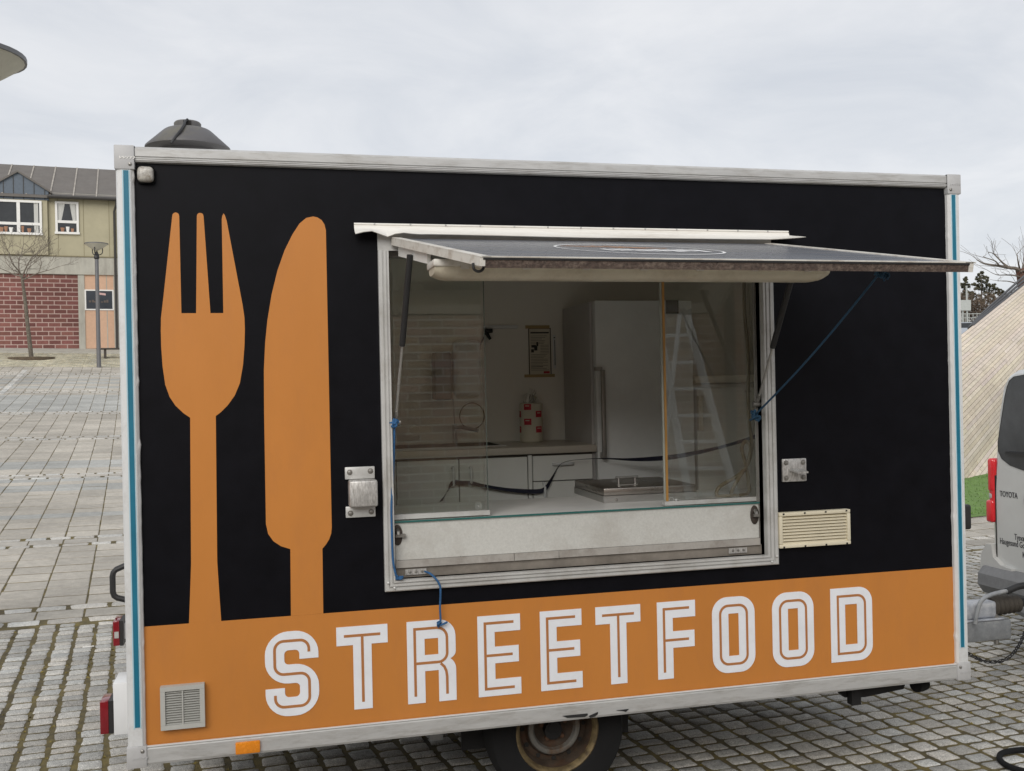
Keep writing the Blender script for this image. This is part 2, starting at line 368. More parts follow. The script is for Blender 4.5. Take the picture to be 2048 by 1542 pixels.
class MB:
    def __init__(s): s.v = []; s.f = []; s.sm = []; s.mi = []; s.cur = 0
    def add(s, vs_, fs, smooth=False):
        k = len(s.v); s.v.extend([tuple(p) for p in vs_])
        for f in fs: s.f.append([i + k for i in f]); s.sm.append(smooth); s.mi.append(s.cur)
        return s
    def box(s, x0, x1, y0, y1, z0, z1, T=None):
        P = [Vector((x, y, z)) for x in (x0, x1) for y in (y0, y1) for z in (z0, z1)]
        if T: P = [T @ p for p in P]
        return s.add(P, [(0, 1, 3, 2), (4, 6, 7, 5), (0, 4, 5, 1), (2, 3, 7, 6), (0, 2, 6, 4), (1, 5, 7, 3)])
    def rbox(s, x0, x1, y0, y1, z0, z1, r=.01, seg=2, T=None):
        bm = bmesh.new(); bmesh.ops.create_cube(bm, size=1)
        for v in bm.verts:
            v.co = Vector(((x0 + x1) / 2 + v.co.x * (x1 - x0), (y0 + y1) / 2 + v.co.y * (y1 - y0), (z0 + z1) / 2 + v.co.z * (z1 - z0)))
        bmesh.ops.bevel(bm, geom=bm.edges[:] + bm.verts[:], offset=r, segments=seg, affect='EDGES', profile=.5)
        return s.bm(bm, T)
    def bm(s, bm, T=None, smooth=True):
        bm.verts.ensure_lookup_table(); bm.verts.index_update()
        P = [T @ v.co if T else v.co.copy() for v in bm.verts]
        s.add(P, [[v.index for v in f.verts] for f in bm.faces], smooth); bm.free(); return s
    def tube(s, pts, r, n=8, caps=True, closed=False):
        pts = [Vector(p) for p in pts]; m = len(pts)
        rs = r if isinstance(r, (list, tuple)) else [r] * m
        rings = []; prev = None
        for i, p in enumerate(pts):
            if closed: t = (pts[(i + 1) % m] - pts[i - 1])
            else: t = (pts[min(i + 1, m - 1)] - pts[max(i - 1, 0)])
            t.normalize()
            if prev is None:
                a = Vector((0, 0, 1)) if abs(t.z) < .9 else Vector((1, 0, 0)); u = t.cross(a).normalized()
            else:
                u = (prev - t * prev.dot(t)).normalized()
            prev = u; w = t.cross(u)
            rings.append([p + (u * math.cos(2 * math.pi * j / n) + w * math.sin(2 * math.pi * j / n)) * rs[i] for j in range(n)])
        V = [q for ring in rings for q in ring]; F = []
        for i in range(m if closed else m - 1):
            a, b = i * n, ((i + 1) % m) * n
            for j in range(n): F.append((a + j, a + (j + 1) % n, b + (j + 1) % n, b + j))
        if caps and not closed: F.append(tuple(range(n))[::-1]); F.append(tuple((m - 1) * n + j for j in range(n)))
        return s.add(V, F, True)
    def lathe(s, prof, T=None, n=24, caps=True):
        V = []; F = []
        for (r, z) in prof:
            for j in range(n):
                a = 2 * math.pi * j / n; p = Vector((r * math.cos(a), r * math.sin(a), z)); V.append(T @ p if T else p)
        for i in range(len(prof) - 1):
            for j in range(n): F.append((i * n + j, i * n + (j + 1) % n, (i + 1) * n + (j + 1) % n, (i + 1) * n + j))
        if caps: F.append(tuple(range(n))[::-1]); F.append(tuple((len(prof) - 1) * n + j for j in range(n)))
        return s.add(V, F, True)
    def prism(s, poly, a0, a1, fn):
        """poly of 2-D points swept between a0 and a1; fn(p, a) -> 3-D"""
        n = len(poly); V = [fn(p, a0) for p in poly] + [fn(p, a1) for p in poly]
        F = [tuple(range(n))[::-1], tuple(range(n, 2 * n))] + [(i, (i + 1) % n, (i + 1) % n + n, i + n) for i in range(n)]
        return s.add(V, F)
    def quadstrip(s, A, B, smooth=False):
        n = len(A); return s.add(list(A) + list(B), [(i, i + 1, i + 1 + n, i + n) for i in range(n - 1)], smooth)
    def mesh(s, name, mats, o=Vector((0, 0, 0)), tint=None, sharp=35):
        me = bpy.data.meshes.new(name)
        me.from_pydata([(p[0] - o[0], p[1] - o[1], p[2] - o[2]) for p in s.v], [], s.f)
        for m_ in (mats if isinstance(mats, (list, tuple)) else [mats]): me.materials.append(m_)
        me.polygons.foreach_set("use_smooth", s.sm); me.polygons.foreach_set("material_index", s.mi)
        if tint is not None:
            at = me.attributes.new("tint", 'FLOAT_COLOR', 'POINT')
            buf = []
            if len(tint) == 3 and not isinstance(tint[0], (tuple, list)): buf = [*tint, 1.0] * len(s.v)
            else:
                for t in tint: buf.extend((*t, 1.0))
            at.data.foreach_set("color", buf)
        bm = bmesh.new(); bm.from_mesh(me)
        if len(s.f) < 60000: bmesh.ops.recalc_face_normals(bm, faces=bm.faces)
        bm.to_mesh(me); bm.free()
        if any(s.sm):
            try: me.set_sharp_from_angle(angle=R_(sharp))
            except Exception: pass
        me.update(); return me
    def build(s, name, mats, parent=None, tint=None, label=None, kind=None, sharp=35):
        o0 = Vector((0, 0, 0)); 
        if parent is not None: o0 = ORIG[parent.name]
        o = bpy.data.objects.new(name, s.mesh(name, mats, o0, tint, sharp)); link(o)
        if parent is not None: o.parent = parent
        ORIG[o.name] = o0
        if label: o['label'] = label
        if kind: o['kind'] = kind
        return o
def single(mb, name, mats, label, cat, loc, group=None, tint=None):
    """a thing that is one mesh, with its origin at loc"""
    loc = Vector(loc); o = bpy.data.objects.new(name, mb.mesh(name, mats, loc, tint)); o.location = loc; link(o); ORIG[o.name] = loc
    return tag(o, label, cat, group)
def bez(pts, n=10):
    """smooth curve through the points (Catmull-Rom)"""
    P = [Vector(p) for p in pts]; P = [P[0] * 2 - P[1]] + P + [P[-1] * 2 - P[-2]]; out = []
    for i in range(1, len(P) - 2):
        for k in range(n):
            t = k / n; a, b, c, d = P[i - 1], P[i], P[i + 1], P[i + 2]
            out.append(.5 * ((2 * b) + (c - a) * t + (2 * a - 5 * b + 4 * c - d) * t * t + (3 * b - a - 3 * c + d) * t ** 3))
    out.append(P[-2]); return out
def rot_to(axis):
    return Vector(axis).normalized().to_track_quat('Z', 'Y').to_matrix().to_4x4()
# flat outlines -> thin solid sheet on the trailer's front (X, Z plane), front face at Y = y0, holes allowed
def fillet(pts, seg=6):
    """pts: (x, z, r)"""
    out = []; n = len(pts)
    for i, p in enumerate(pts):
        r = p[2] if len(p) > 2 else 0
        P = Vector(p[:2])
        if r <= 0: out.append(tuple(P)); continue
        A = Vector(pts[i - 1][:2]) - P; B = Vector(pts[(i + 1) % n][:2]) - P
        a, b = A.normalized(), B.normalized(); ang = a.angle(b)
        d = r / math.tan(ang / 2); c = P + (a + b).normalized() * (r / math.sin(ang / 2))
        s0 = P + a * d - c; s1 = P + b * d - c
        a0 = math.atan2(s0.y, s0.x); a1 = math.atan2(s1.y, s1.x); da = (a1 - a0 + math.pi) % (2 * math.pi) - math.pi
        for k in range(seg + 1):
            t = a0 + da * k / seg; out.append((c.x + r * math.cos(t), c.y + r * math.sin(t)))
    return out
def sheet(name, loops, depth, matrix, m, parent, label=None, tag_=None):
    cu = bpy.data.curves.new(name, 'CURVE'); cu.dimensions = '2D'; cu.fill_mode = 'BOTH'; cu.extrude = depth / 2
    for lp in loops:
        sp = cu.splines.new('POLY'); sp.points.add(len(lp) - 1)
        for q, p in zip(sp.points, lp): q.co = (p[0], p[1], 0, 1)
        sp.use_cyclic_u = True
    tmp = bpy.data.objects.new('tmp', cu); link(tmp)
    me = bpy.data.meshes.new_from_object(tmp.evaluated_get(bpy.context.evaluated_depsgraph_get()))
    bpy.data.objects.remove(tmp); bpy.data.curves.remove(cu)
    o0 = ORIG[parent.name] if parent is not None else Vector((0, 0, 0))
    me.transform(Matrix.Translation(-o0) @ matrix)
    me.name = name; me.materials.clear(); me.materials.append(m)
    for p in me.polygons: p.use_smooth = False
    o = bpy.data.objects.new(name, me); link(o); ORIG[o.name] = o0
    if parent is not None: o.parent = parent
    if label: o['label'] = label
    return o
def front(y): return Matrix(((1, 0, 0, 0), (0, 0, -1, y), (0, 1, 0, 0), (0, 0, 0, 1)))   # (x, z) drawing, facing -Y
def decal(name, loops, y0, t, m, parent, label=None): return sheet(name, loops, t, front(y0 + t / 2), m, parent, label)
def text(name, body, size, matrix, m, parent, depth=.001, align='CENTER', sx=1.0, shear=0., label=None):
    cu = bpy.data.curves.new(name, 'FONT'); cu.body = body; cu.size = size; cu.align_x = align; cu.extrude = depth; cu.shear = shear; cu.resolution_u = 3
    tmp = bpy.data.objects.new('tmp', cu); link(tmp)
    me = bpy.data.meshes.new_from_object(tmp.evaluated_get(bpy.context.evaluated_depsgraph_get()))
    bpy.data.objects.remove(tmp); bpy.data.curves.remove(cu)
    o0 = ORIG[parent.name]
    me.transform(Matrix.Translation(-o0) @ matrix @ Matrix.Scale(sx, 4, (1, 0, 0)))
    me.name = name; me.materials.clear(); me.materials.append(m)
    o = bpy.data.objects.new(name, me); link(o); o.parent = parent; ORIG[o.name] = o0
    if label: o['label'] = label
    return o
def strip(pts, w):
    """polyline thickened to a closed outline with mitred corners"""
    P = [Vector(p) for p in pts]; n = len(P); L_, R2 = [], []
    for i in range(n):
        d0 = (P[i] - P[i - 1]).normalized() if i > 0 else None
        d1 = (P[i + 1] - P[i]).normalized() if i < n - 1 else None
        if d0 is None: d0 = d1
        if d1 is None: d1 = d0
        n0 = Vector((-d0.y, d0.x)); n1 = Vector((-d1.y, d1.x)); b = (n0 + n1).normalized(); k = w / 2 / max(.3, b.dot(n0))
        L_.append(tuple(P[i] + b * k)); R2.append(tuple(P[i] - b * k))
    return L_ + R2[::-1]
def arcpath(pts, seg=6):
    """open polyline with rounded corners: (x, z, r)"""
    out = []
    for i, p in enumerate(pts):
        if i in (0, len(pts) - 1) or len(p) < 3 or p[2] <= 0: out.append(tuple(p[:2])); continue
        out += fillet([pts[i - 1][:2], p, pts[i + 1][:2]], seg)[1:-1]
    return out

# ================================================================ THE SQUARE
def P3(u, v, dz=0.0):
    x, y = xy(u, v); return Vector((x, y, gz(u, v) + dz))
us = [-260, -160, -100, -60, -40, -28, -20, -15, -12] + [-10 + .5 * i for i in range(50)] + [15.5, 17, 19, 22, 26, 31, 38, 48, 60, 80, 110, 160, 240]
vsx = [-60, -30, -18, -12, -9, -7] + [-5 + .5 * i for i in range(100)] + [46, 48, 50, 53, 57, 61, 66, 72, 80, 90, 105, 130, 170, 230, 320]
g = MB(); nu = len(us)
g.add([P3(u, v, -.0045) for v in vsx for u in us],
      [(j * nu + i, j * nu + i + 1, (j + 1) * nu + i + 1, (j + 1) * nu + i) for j in range(len(vsx) - 1) for i in range(nu - 1)], True)
fi = 0
for j in range(len(vsx) - 1):
    for i in range(nu - 1):
        if vsx[j] >= 39.4 or us[i] >= 14 or us[i + 1] <= -9.5 or vsx[j + 1] <= -9: g.mi[fi] = 1
        fi += 1
ground = g.build('ground', [M['joint'], M['far_paving']], kind='structure', sharp=180)
ground['label'] = 'sloping paved square with mossy joints'

# --- one rounded stone per variant, unit size
def stone_shape(rough=.12, seed=0, flat=.0):
    """a split stone: four uneven corners, slightly broken edges, worn flat top"""
    rn = random.Random(seed); ring = []
    cor = [(-.5, -.5), (.5, -.5), (.5, .5), (-.5, .5)]
    cor = [(x * (1 - rn.random() * rough * .8), y * (1 - rn.random() * rough * .8)) for x, y in cor]
    for k in range(4):
        a, b = cor[k], cor[(k + 1) % 4]; ch = rn.uniform(.05, .14)
        n_ = Vector((a[1] - b[1], b[0] - a[0])).normalized() * -1
        for t in (ch, .5 + rn.uniform(-.12, .12), 1 - ch):
            o = rn.uniform(-.045, .015)
            ring.append((a[0] + (b[0] - a[0]) * t - n_[0] * -o * 0 + n_[0] * o, a[1] + (b[1] - a[1]) * t + n_[1] * o))
    n = len(ring); V = [(x * 1.03, y * 1.03, -.03) for x, y in ring] + [(x, y, -.0030 - rn.random() * .0015) for x, y in ring]
    V += [(x * .91, y * .91, rn.uniform(-.0015, .001)) for x, y in ring] + [(x * .45, y * .45, rn.uniform(-.0025, .0025)) for x, y in ring[::3]]
    F = []
    for b in (0, n):
        F += [(b + k, b + (k + 1) % n, b + n + (k + 1) % n, b + n + k) for k in range(n)]
    c0 = 3 * n
    for k in range(4):
        i0 = 2 * n + 3 * k; F += [(i0, i0 + 1, c0 + k), (i0 + 1, i0 + 2, c0 + k), (i0 + 2, 2 * n + (3 * k + 3) % n, c0 + (k + 1) % 4, c0 + k)]
    F.append((c0, c0 + 1, c0 + 2, c0 + 3))
    return V, F
def slab_shape(seed=0):
    rn = random.Random(seed); q = [(-.5, -.5), (.5, -.5), (.5, .5), (-.5, .5)]
    t = [rn.uniform(-.001, .002) for _ in q]
    V = [(x, y, -.03) for x, y in q] + [(x, y, -.003 + t[i] * .3) for i, (x, y) in enumerate(q)] + [(x * .965, y * .965, t[i]) for i, (x, y) in enumerate(q)]
    F = []
    for b in (0, 4): F += [(b + k, b + (k + 1) % 4, b + 4 + (k + 1) % 4, b + 4 + k) for k in range(4)]
    F.append((8, 9, 10, 11)); return V, F
COB = [stone_shape(.13, i) for i in range(14)]
SET = [stone_shape(.10, 50 + i) for i in range(6)]
SLB = [slab_shape(i) for i in range(8)]
def variant_meshes(name, shapes, m):
    out = []
    for V, F in shapes:
        b = MB(); b.add(V, F, len(F) > 10); out.append(b.mesh(name, m, tint=(1, 1, 1), sharp=50))
    return out
COBM = variant_meshes('cobblestone', COB, M['cobble'])
SETM = variant_meshes('granite_sett', SET, M['cobble'])
SLBM = variant_meshes('paving_slab', SLB, M['slab'])
FACE = [(233, 294), (1917, 350), (1936, 1352), (257, 1533)]
def seen(p):
    """pixels (of 2048) when in the frame and clear of the trailer's front, else None"""
    x, y, d = project(p)
    if d < 1 or not (-10 < x < 2058 and -10 < y < 1552): return None
    if 235 < x < 1935:
        bot = 1533 + (x - 257) * (1352 - 1533) / (1936 - 257)
        if y < bot: return None
    if x > 1975 and y < 1180: return None
    return x, y, d
def lay(pieces, shapes, meshes, name, stuffname, m, maxn, hidden=None):
    """pieces: (u, v, lu, lv, ang, dz, tint). The largest in view are single children of the ground, the others one joined mesh."""
    sc = []
    for i, p in enumerate(pieces):
        w = P3(p[0], p[1]); q = seen(w)
        if q: sc.append((p[2] * p[3] / q[2] ** 3, i))       # apparent area of a flat piece falls with the cube of distance
    sc.sort(reverse=True); chosen = set(i for _, i in sc[:maxn])
    st = MB(); tint = []
    for i, (u, v, lu, lv, an, dz, tn) in enumerate(pieces):
        k = i % len(shapes)
        e = .05
        su = (gz(u + e, v) - gz(u - e, v)) / (2 * e); sv = (gz(u, v + e) - gz(u, v - e)) / (2 * e)
        x, y = xy(u, v); z = gz(u, v) + dz
        ex = Vector((CP, SP, su)).normalized(); ey = Vector((-SP, CP, sv)).normalized(); ez = ex.cross(ey)
        ca, sa = math.cos(an), math.sin(an)
        ax = ex * ca + ey * sa; ay = ey * ca - ex * sa
        if i in chosen:
            o = bpy.data.objects.new(name, meshes[k]); link(o); o.parent = ground
            o.matrix_local = Matrix(((ax.x * lu, ay.x * lv, ez.x, x), (ax.y * lu, ay.y * lv, ez.y, y), (ax.z * lu, ay.z * lv, ez.z, z), (0, 0, 0, 1)))
            o.color = (*tn, 1)
        else:
            V, F = shapes[k]; c = Vector((x, y, z))
            st.add([c + ax * (p[0] * lu) + ay * (p[1] * lv) + ez * p[2] for p in V], F, len(F) > 10); tint += [tn] * len(V)
    if st.v: st.build(stuffname, m, ground, tint=tint, kind='stuff', sharp=180)
rn = random.Random(3)
def tone(a, b, warm=.03):
    t = rn.uniform(a, b); w = rn.uniform(-warm, warm); return (t * (1 + w), t, t * (1 - w))
cob = []
u = -4.6
while u < 13.9:
    w = .14 + rn.uniform(-.006, .006); v = -3.2 + rn.uniform(0, .1)
    while v < 4.46:
        l = rn.uniform(.088, .135)
        if v + l > 4.49: break
        cob.append((u + w / 2 + rn.uniform(-.004, .004), v + l / 2, w - rn.uniform(.013, .026), l - rn.uniform(.010, .019), rn.gauss(0, .035), rn.uniform(-.001, .0025), tone(.72, 1.22)))
        v += l
    u += w
lay(cob, COB, COBM, 'cobblestone', 'cobblestones', M['cobble'], 300)
slabs, setts = [], []
def course(v, u0, u1):
    u = u0 + rn.uniform(0, .2)
    while u < u1:
        l = rn.uniform(.22, .32); setts.append((u + l / 2, v + .08, l - .022, .148, rn.gauss(0, .02), rn.uniform(-.002, .004), tone(.95, 1.4))); u += l
def slab_row(v, d, u0, u1, tn):
    n0 = math.floor(u0 / .354); n1 = math.ceil(u1 / .354)
    for k in range(n0, n1):
        t = rn.uniform(.86, 1.1); slabs.append(((k + .5) * .354 + rn.uniform(-.003, .003), v + d / 2, 0.354 - .013, d - .025, rn.gauss(0, .006), rn.uniform(-.003, .003), tuple(c * t for c in tn)))
v = -9.5
while v < -3.3: slab_row(v, .35, -9, 14, (1.02, 1, .97)); v += .35
v = 4.50
row_t = (1, 1, 1)
course(v, -8, 12); v += .162; slab_row(v, .29, -8, 12, (1, .99, .97)); v += .29; course(v, -8, 12); v += .162
next_band = 7.9
LEFT = -9.5
while v < 39.4:
    right = 14
    if v >= next_band:
        course(v, LEFT, right); v += .162; slab_row(v, .27, LEFT, right, (1, .99, .98)); v += .27; course(v, LEFT, right); v += .162; next_band += 5.72
        continue
    grey = (14.9 < v < 16.1) or (25.6 < v < 30.2) or (31.8 < v < 35.5 and rn.random() < .8) or rn.random() < .04
    tn = (.90, .95, 1.0) if grey else (1.02, 1.0, .97)
    slab_row(v, .35, LEFT, right, tn); v += .35
lay(slabs, SLB, SLBM, 'paving_slab', 'paving_slabs', M['slab'], 300)
lay(setts, SET, SETM, 'granite_sett', 'granite_setts', M['cobble'], 150)
far = []
for j in range(27):
    for i in range(60):
        far.append((-9.5 + .2 * i + (j % 2) * .1, 39.65 + .195 * j, .185, .18, 0, rn.uniform(-.004, .004), tuple(c * k for c, k in zip(tone(.75, 1.25), (1.05, 1., .8)))))
st = MB(); tint = []
for i, (u, v, lu, lv, an, dz, tn) in enumerate(far):
    V, F = SLB[i % 8]; c = P3(u, v, dz)
    st.add([Vector((xy(u + p[0] * lu, v + p[1] * lv)[0], xy(u + p[0] * lu, v + p[1] * lv)[1], gz(u, v + p[1] * lv) + dz + p[2])) for p in V], F); tint += [tn] * len(V)
st.build('far_setts', M['cobble'], ground, tint=tint, kind='stuff')
# diagonal line of setts running up to the tree
dg = MB(); tint = []
for i in range(26):
    v = 30.6 + .30 * i; u = -3.75
    V, F = SET[i % 6]; tn = tone(1.0, 1.4)
    dg.add([P3(u + p[0] * .18, v + p[1] * .27, .012 + p[2]) for p in V], F, True); tint += [tn] * len(V)
dg.build('sett_line', M['cobble'], ground, tint=tint, kind='stuff')
# tufts of moss and dry grass in the joints of the nearer cobbles
ms = MB(); rn2 = random.Random(11)
for i in range(11000):
    c = cob[rn2.randrange(len(cob))]
    if not (-2.2 < c[0] < 6.5 and 0 < c[1]): continue
    u = c[0] + c[2] / 2 + .008 + rn2.gauss(0, .004); v = c[1] + rn2.uniform(-.06, .06); b = P3(u, v, -.005)
    if math.sin(u * 3.1 + 1.3 * math.sin(v * 2.3)) + math.sin(v * 4.7 + u) < rn2.uniform(-1.2, .8): continue
    for k in range(3):
        a = rn2.uniform(0, 6.28); h = rn2.uniform(.003, .012); w = rn2.uniform(.006, .015)
        d = Vector((math.cos(a), math.sin(a), 0)) * w
        ms.add([b - d, b + d, b + d * .3 + Vector((d.y, -d.x, 0)) * .6 + Vector((0, 0, h))], [(0, 1, 2)])
M['moss'] = mat('olive_moss', (.22, .175, .05), .95, var=.5, scale=9)
ms.build('joint_moss', M['moss'], ground, kind='stuff')
# concrete strip along the foot of the far building
cs = MB()
uu = [-16 + i for i in range(33)]
cs.add([P3(u, 44.95, .03) for u in uu] + [P3(u, 46.6, .03) for u in uu] + [P3(u, 44.95, -.05) for u in uu],
       [(i, i + 1, i + 34, i + 33) for i in range(32)] + [(i, i + 66, i + 67, i + 1) for i in range(32)])
o = cs.build('pavement', M['concrete'], kind='structure')

# ================================================================ FAR BUILDING, LEFT
bl_o = Vector((*xy(-3, VB), gz(-3, VB)))
bld = thing('apartment_building', 'olive and red block two storey building with grey sheet roof across the square', 'building', bl_o)
def FB(u, z, out=0.0):
    x, y = xy(u, VB - out); return Vector((x, y, z))
def fbox(mb, u0, u1, z0, z1, o0, o1):
    P = [FB(u, z, o) for u in (u0, u1) for o in (o0, o1) for z in (z0, z1)]
    return mb.add(P, [(0, 1, 3, 2), (4, 6, 7, 5), (0, 4, 5, 1), (2, 3, 7, 6), (0, 2, 6, 4), (1, 5, 7, 3)])
UL, UR = -16.0, 14.0
zbase = 3.3
b_top = fac(80, 548)[1]; band_top = fac(80, 512)[1]; eave = fac(160, 396)[1]; ridge = fac(120, 333)[1]
u_br = fac(157, 620)[0]
pt = MB(); fbox(pt, UL, UR, zbase, eave + .2, -9, -.06); pt.build('wall', M['concrete'], bld)
pt = MB(); fbox(pt, UL, u_br, zbase, b_top - .01, -.06, .0); pt.build('mortar_bed', M['mortar'], bld)
# blocks
course_h = .2; z = fac(80, 698)[1] ; rows = int((b_top - z) / course_h); course_h = (b_top - z) / rows
shp = []
bm_ = MB(); bm_.add([(x * .5, y, zz * .5) for x in (-1, 1) for y in (0, .010) for zz in (-1, 1)], [(0, 1, 3, 2), (4, 6, 7, 5), (0, 4, 5, 1), (2, 3, 7, 6), (0, 2, 6, 4), (1, 5, 7, 3)])
brick_me = bm_.mesh('brick', M['block_red'], tint=(1, 1, 1))
rb = random.Random(5); cnt = 0; rest = MB(); rtint = []
for j in range(rows):
    u1 = u_br - (0 if j % 2 == 0 else .26)
    if j % 2: segs = [(u_br - .235, u_br - .005)]
    else: segs = []
    while u1 > UL:
        segs.append((u1 - .478, u1 - .002)); u1 -= .52
    for (a, b_) in segs:
        if a < UL: continue
        tn = rb.uniform(.78, 1.2); tn = (tn, tn * rb.uniform(.94, 1.04), tn)
        zc = z + (j + .5) * course_h; uc = (a + b_) / 2; dep = rb.uniform(.8, 1.15)
        if a > fac(0, 620)[0] - 1.4 and cnt < 300:
            o = bpy.data.objects.new('brick', brick_me); link(o); o.parent = bld; cnt += 1
            p = FB(uc, zc) - ORIG[bld.name]
            w = b_ - a; h = course_h - .043
            o.matrix_local = Matrix(((CP * w, SP * dep, 0, p.x), (SP * w, -CP * dep, 0, p.y), (0, 0, h, p.z), (0, 0, 0, 1)))
            o.color = (*tn, 1)
        else:
            k = len(rest.v); fbox(rest, a, b_, zc - course_h / 2 + .021, zc + course_h / 2 - .021, 0, .010); rtint += [tn] * (len(rest.v) - k)
rest.build('bricks', M['block_red'], bld, tint=rtint, kind='stuff')
pt = MB(); fbox(pt, UL, UR, b_top, band_top, -.05, .10); pt.build('concrete_band', M['concrete'], bld)
pt = MB(); fbox(pt, UL, UR, band_top, eave, -.05, .06); pt.build('cladding', M['olive'], bld)
pt = MB()
for px_ in (-120, -60, 97.5, 117, 168, 219):
    u = fac(px_, 480)[0]; fbox(pt, u - .012, u + .012, band_top + .01, eave, .06, .066)
fbox(pt, UL, UR, band_top - .02, band_top + .03, .06, .13); pt.build('cladding_joint', M['olive_joint'], bld)
# bay under the dormer stands a little proud
ub = fac(96, 450)[0]; ubl = fac(-95, 450)[0]
pt = MB(); fbox(pt, ubl, ub, band_top + .03, eave + .02, .06, .22); pt.build('bay', M['olive'], bld)
pt = MB(); fbox(pt, u_br + .0, fac(170, 620)[0], zbase, b_top, -.05, .05); fbox(pt, fac(228, 620)[0], fac(243, 620)[0], zbase, b_top, -.05, .05); pt.build('concrete_column', M['concrete'], bld)
# shopfront
ua, ub2 = fac(170, 620)[0], fac(228, 620)[0]
zt, zw0, zw1, zb = b_top, fac(200, 582)[1], fac(200, 618)[1], fac(200, 697)[1]
for z0, z1 in ((zw0 + .001, zt), (zb, zw1 - .061)):
    pt = MB(); fbox(pt, ua, ub2, z0, z1, -.05, .01); pt.build('peach_panel', M['peach'], bld)
pt = MB(); fbox(pt, ub2 - .32, ub2 - .28, zb, zw1 - .06, .01, .02); fbox(pt, ub2 - .32, ub2 - .28, zw0 + .06, zt, .01, .02); pt.build('panel_joint', M['concrete'], bld)
wf = MB(); fbox(wf, ua, ub2, zw0, zw0 + .06, -.05, .05); fbox(wf, ua, ub2, zw1 - .06, zw1, -.05, .05); fbox(wf, ua, ua + .06, zw1, zw0, -.05, .05); fbox(wf, ub2 - .06, ub2, zw1, zw0, -.05, .05)
wfo = wf.build('shop_window', M['white_paint'], bld)
pt = MB(); fbox(pt, ua + .06, ub2 - .06, zw1, zw0, -.05, .02); pt.build('pane', M['shopfront'], wfo)
pt = MB()
ul, zl = (ua + ub2) / 2, (zw0 + zw1) / 2
pt.add([FB(ul - .12 + .1 * i, zl + .26 - .012 * i + (.1 if s else 0), .024) for s in (0, 1) for i in range(5)], [(i, i + 1, i + 6, i + 5) for i in range(4)])
pt.build('wall_sticker', mat('pale_sticker', (.55, .36, .34), .6, var=.3, scale=25), wfo)
pt = MB()
for i, (a, h) in enumerate([(.0, .09), (.13, .12), (.22, .07), (.33, .1), (.52, .05), (.64, .1), (.75, .13)]):
    fbox(pt, ul - .45 + a, ul - .45 + a + .09, zl - .12, zl - .12 + h, .021, .026)
pt.build('bottle_row', mat('display_silhouette', (.10, .075, .06), .5), wfo)
# roof
def roofp(u, t, lift=0): return FB(u, eave - .02 + (ridge - eave) * t * 1.62 + lift, .35 - t * 4.6)
pt = MB(); pt.add([roofp(UL, 0), roofp(UR, 0), roofp(UR, 1), roofp(UL, 1), roofp(UL, 0, -.1), roofp(UR, 0, -.1), FB(UR, eave - .1, -9), FB(UL, eave - .1, -9)],
       [(0, 1, 2, 3), (4, 5, 1, 0), (3, 2, 6, 7), (0, 3, 7, 4), (1, 5, 6, 2)])
rf = pt.build('roof', M['roof_metal'], bld)
pt = MB()
for i in range(24):
    u = fac(235, 360)[0] + .05 - 1.0 * (i - 8) * .98
    if UL < u < UR:
        A, B_ = roofp(u - .03, .02, .035), roofp(u - .03, .99, .035); C_, D_ = roofp(u + .03, .99, .035), roofp(u + .03, .02, .035)
        pt.add([A, B_, C_, D_, roofp(u - .03, .02, 0), roofp(u - .03, .99, 0), roofp(u + .03, .99, 0), roofp(u + .03, .02, 0)], [(0, 1, 2, 3), (0, 4, 5, 1), (3, 2, 6, 7), (0, 3, 7, 4)])
pt.build('roof_seam', M['seam'], rf)
pt = MB(); pt.tube([FB(fac(96, 396)[0], eave - .06, .42), FB(UR, eave - .06, .42)], .085, 10); pt.build('gutter', M['gutter'], bld)
pt = MB(); ud = fac(229, 450)[0]; pt.tube([FB(ud + .1, eave - .08, .4), FB(ud + .1, eave - .3, .36), FB(ud, eave - .6, .17), FB(ud, zb, .17)], .055, 8); pt.build('downpipe', M['gutter'], bld)
# dormer gable
gu0, gu1 = fac(-24, 400)[0], fac(98, 400)[0]; gm = (gu0 + gu1) / 2; zg0 = fac(60, 401)[1]; zg1 = fac(38, 347)[1]; zs = fac(97, 384)[1]
pt = MB(); pol = [(gu0, zg0), (gu1, zg0), (gu1, zs), (gm, zg1), (gu0, zs)]
pt.prism(pol, .24, -3.0, lambda p, a: FB(p[0], p[1], a)); dm = pt.build('dormer', M['slate_blue'], bld)
pt = MB()
for s_ in (-1, 1):
    e = gm + s_ * (gu1 - gm + .14); 
    pt.add([FB(gm, zg1 + .09, .34), FB(e, zs - .02, .34), FB(e, zs - .02, -3), FB(gm, zg1 + .09, -3), FB(gm, zg1 - .0, .34), FB(e, zs - .12, .34), FB(e, zs - .12, -3), FB(gm, zg1, -3)], [(0, 1, 2, 3), (4, 7, 6, 5), (0, 4, 5, 1), (1, 5, 6, 2)])
pt.build('dormer_roof', M['roof_metal'], dm)
pt = MB()
for px_ in (-15, 8, 28, 48, 69, 90):
    u = fac(px_, 380)[0]; zz = zs + (zg1 - zs) * (1 - abs(u - gm) / (gu1 - gm)); fbox(pt, u - .015, u + .015, zg0, zz - .05, .24, .258)
pt.build('dormer_seam', M['gutter'], dm)
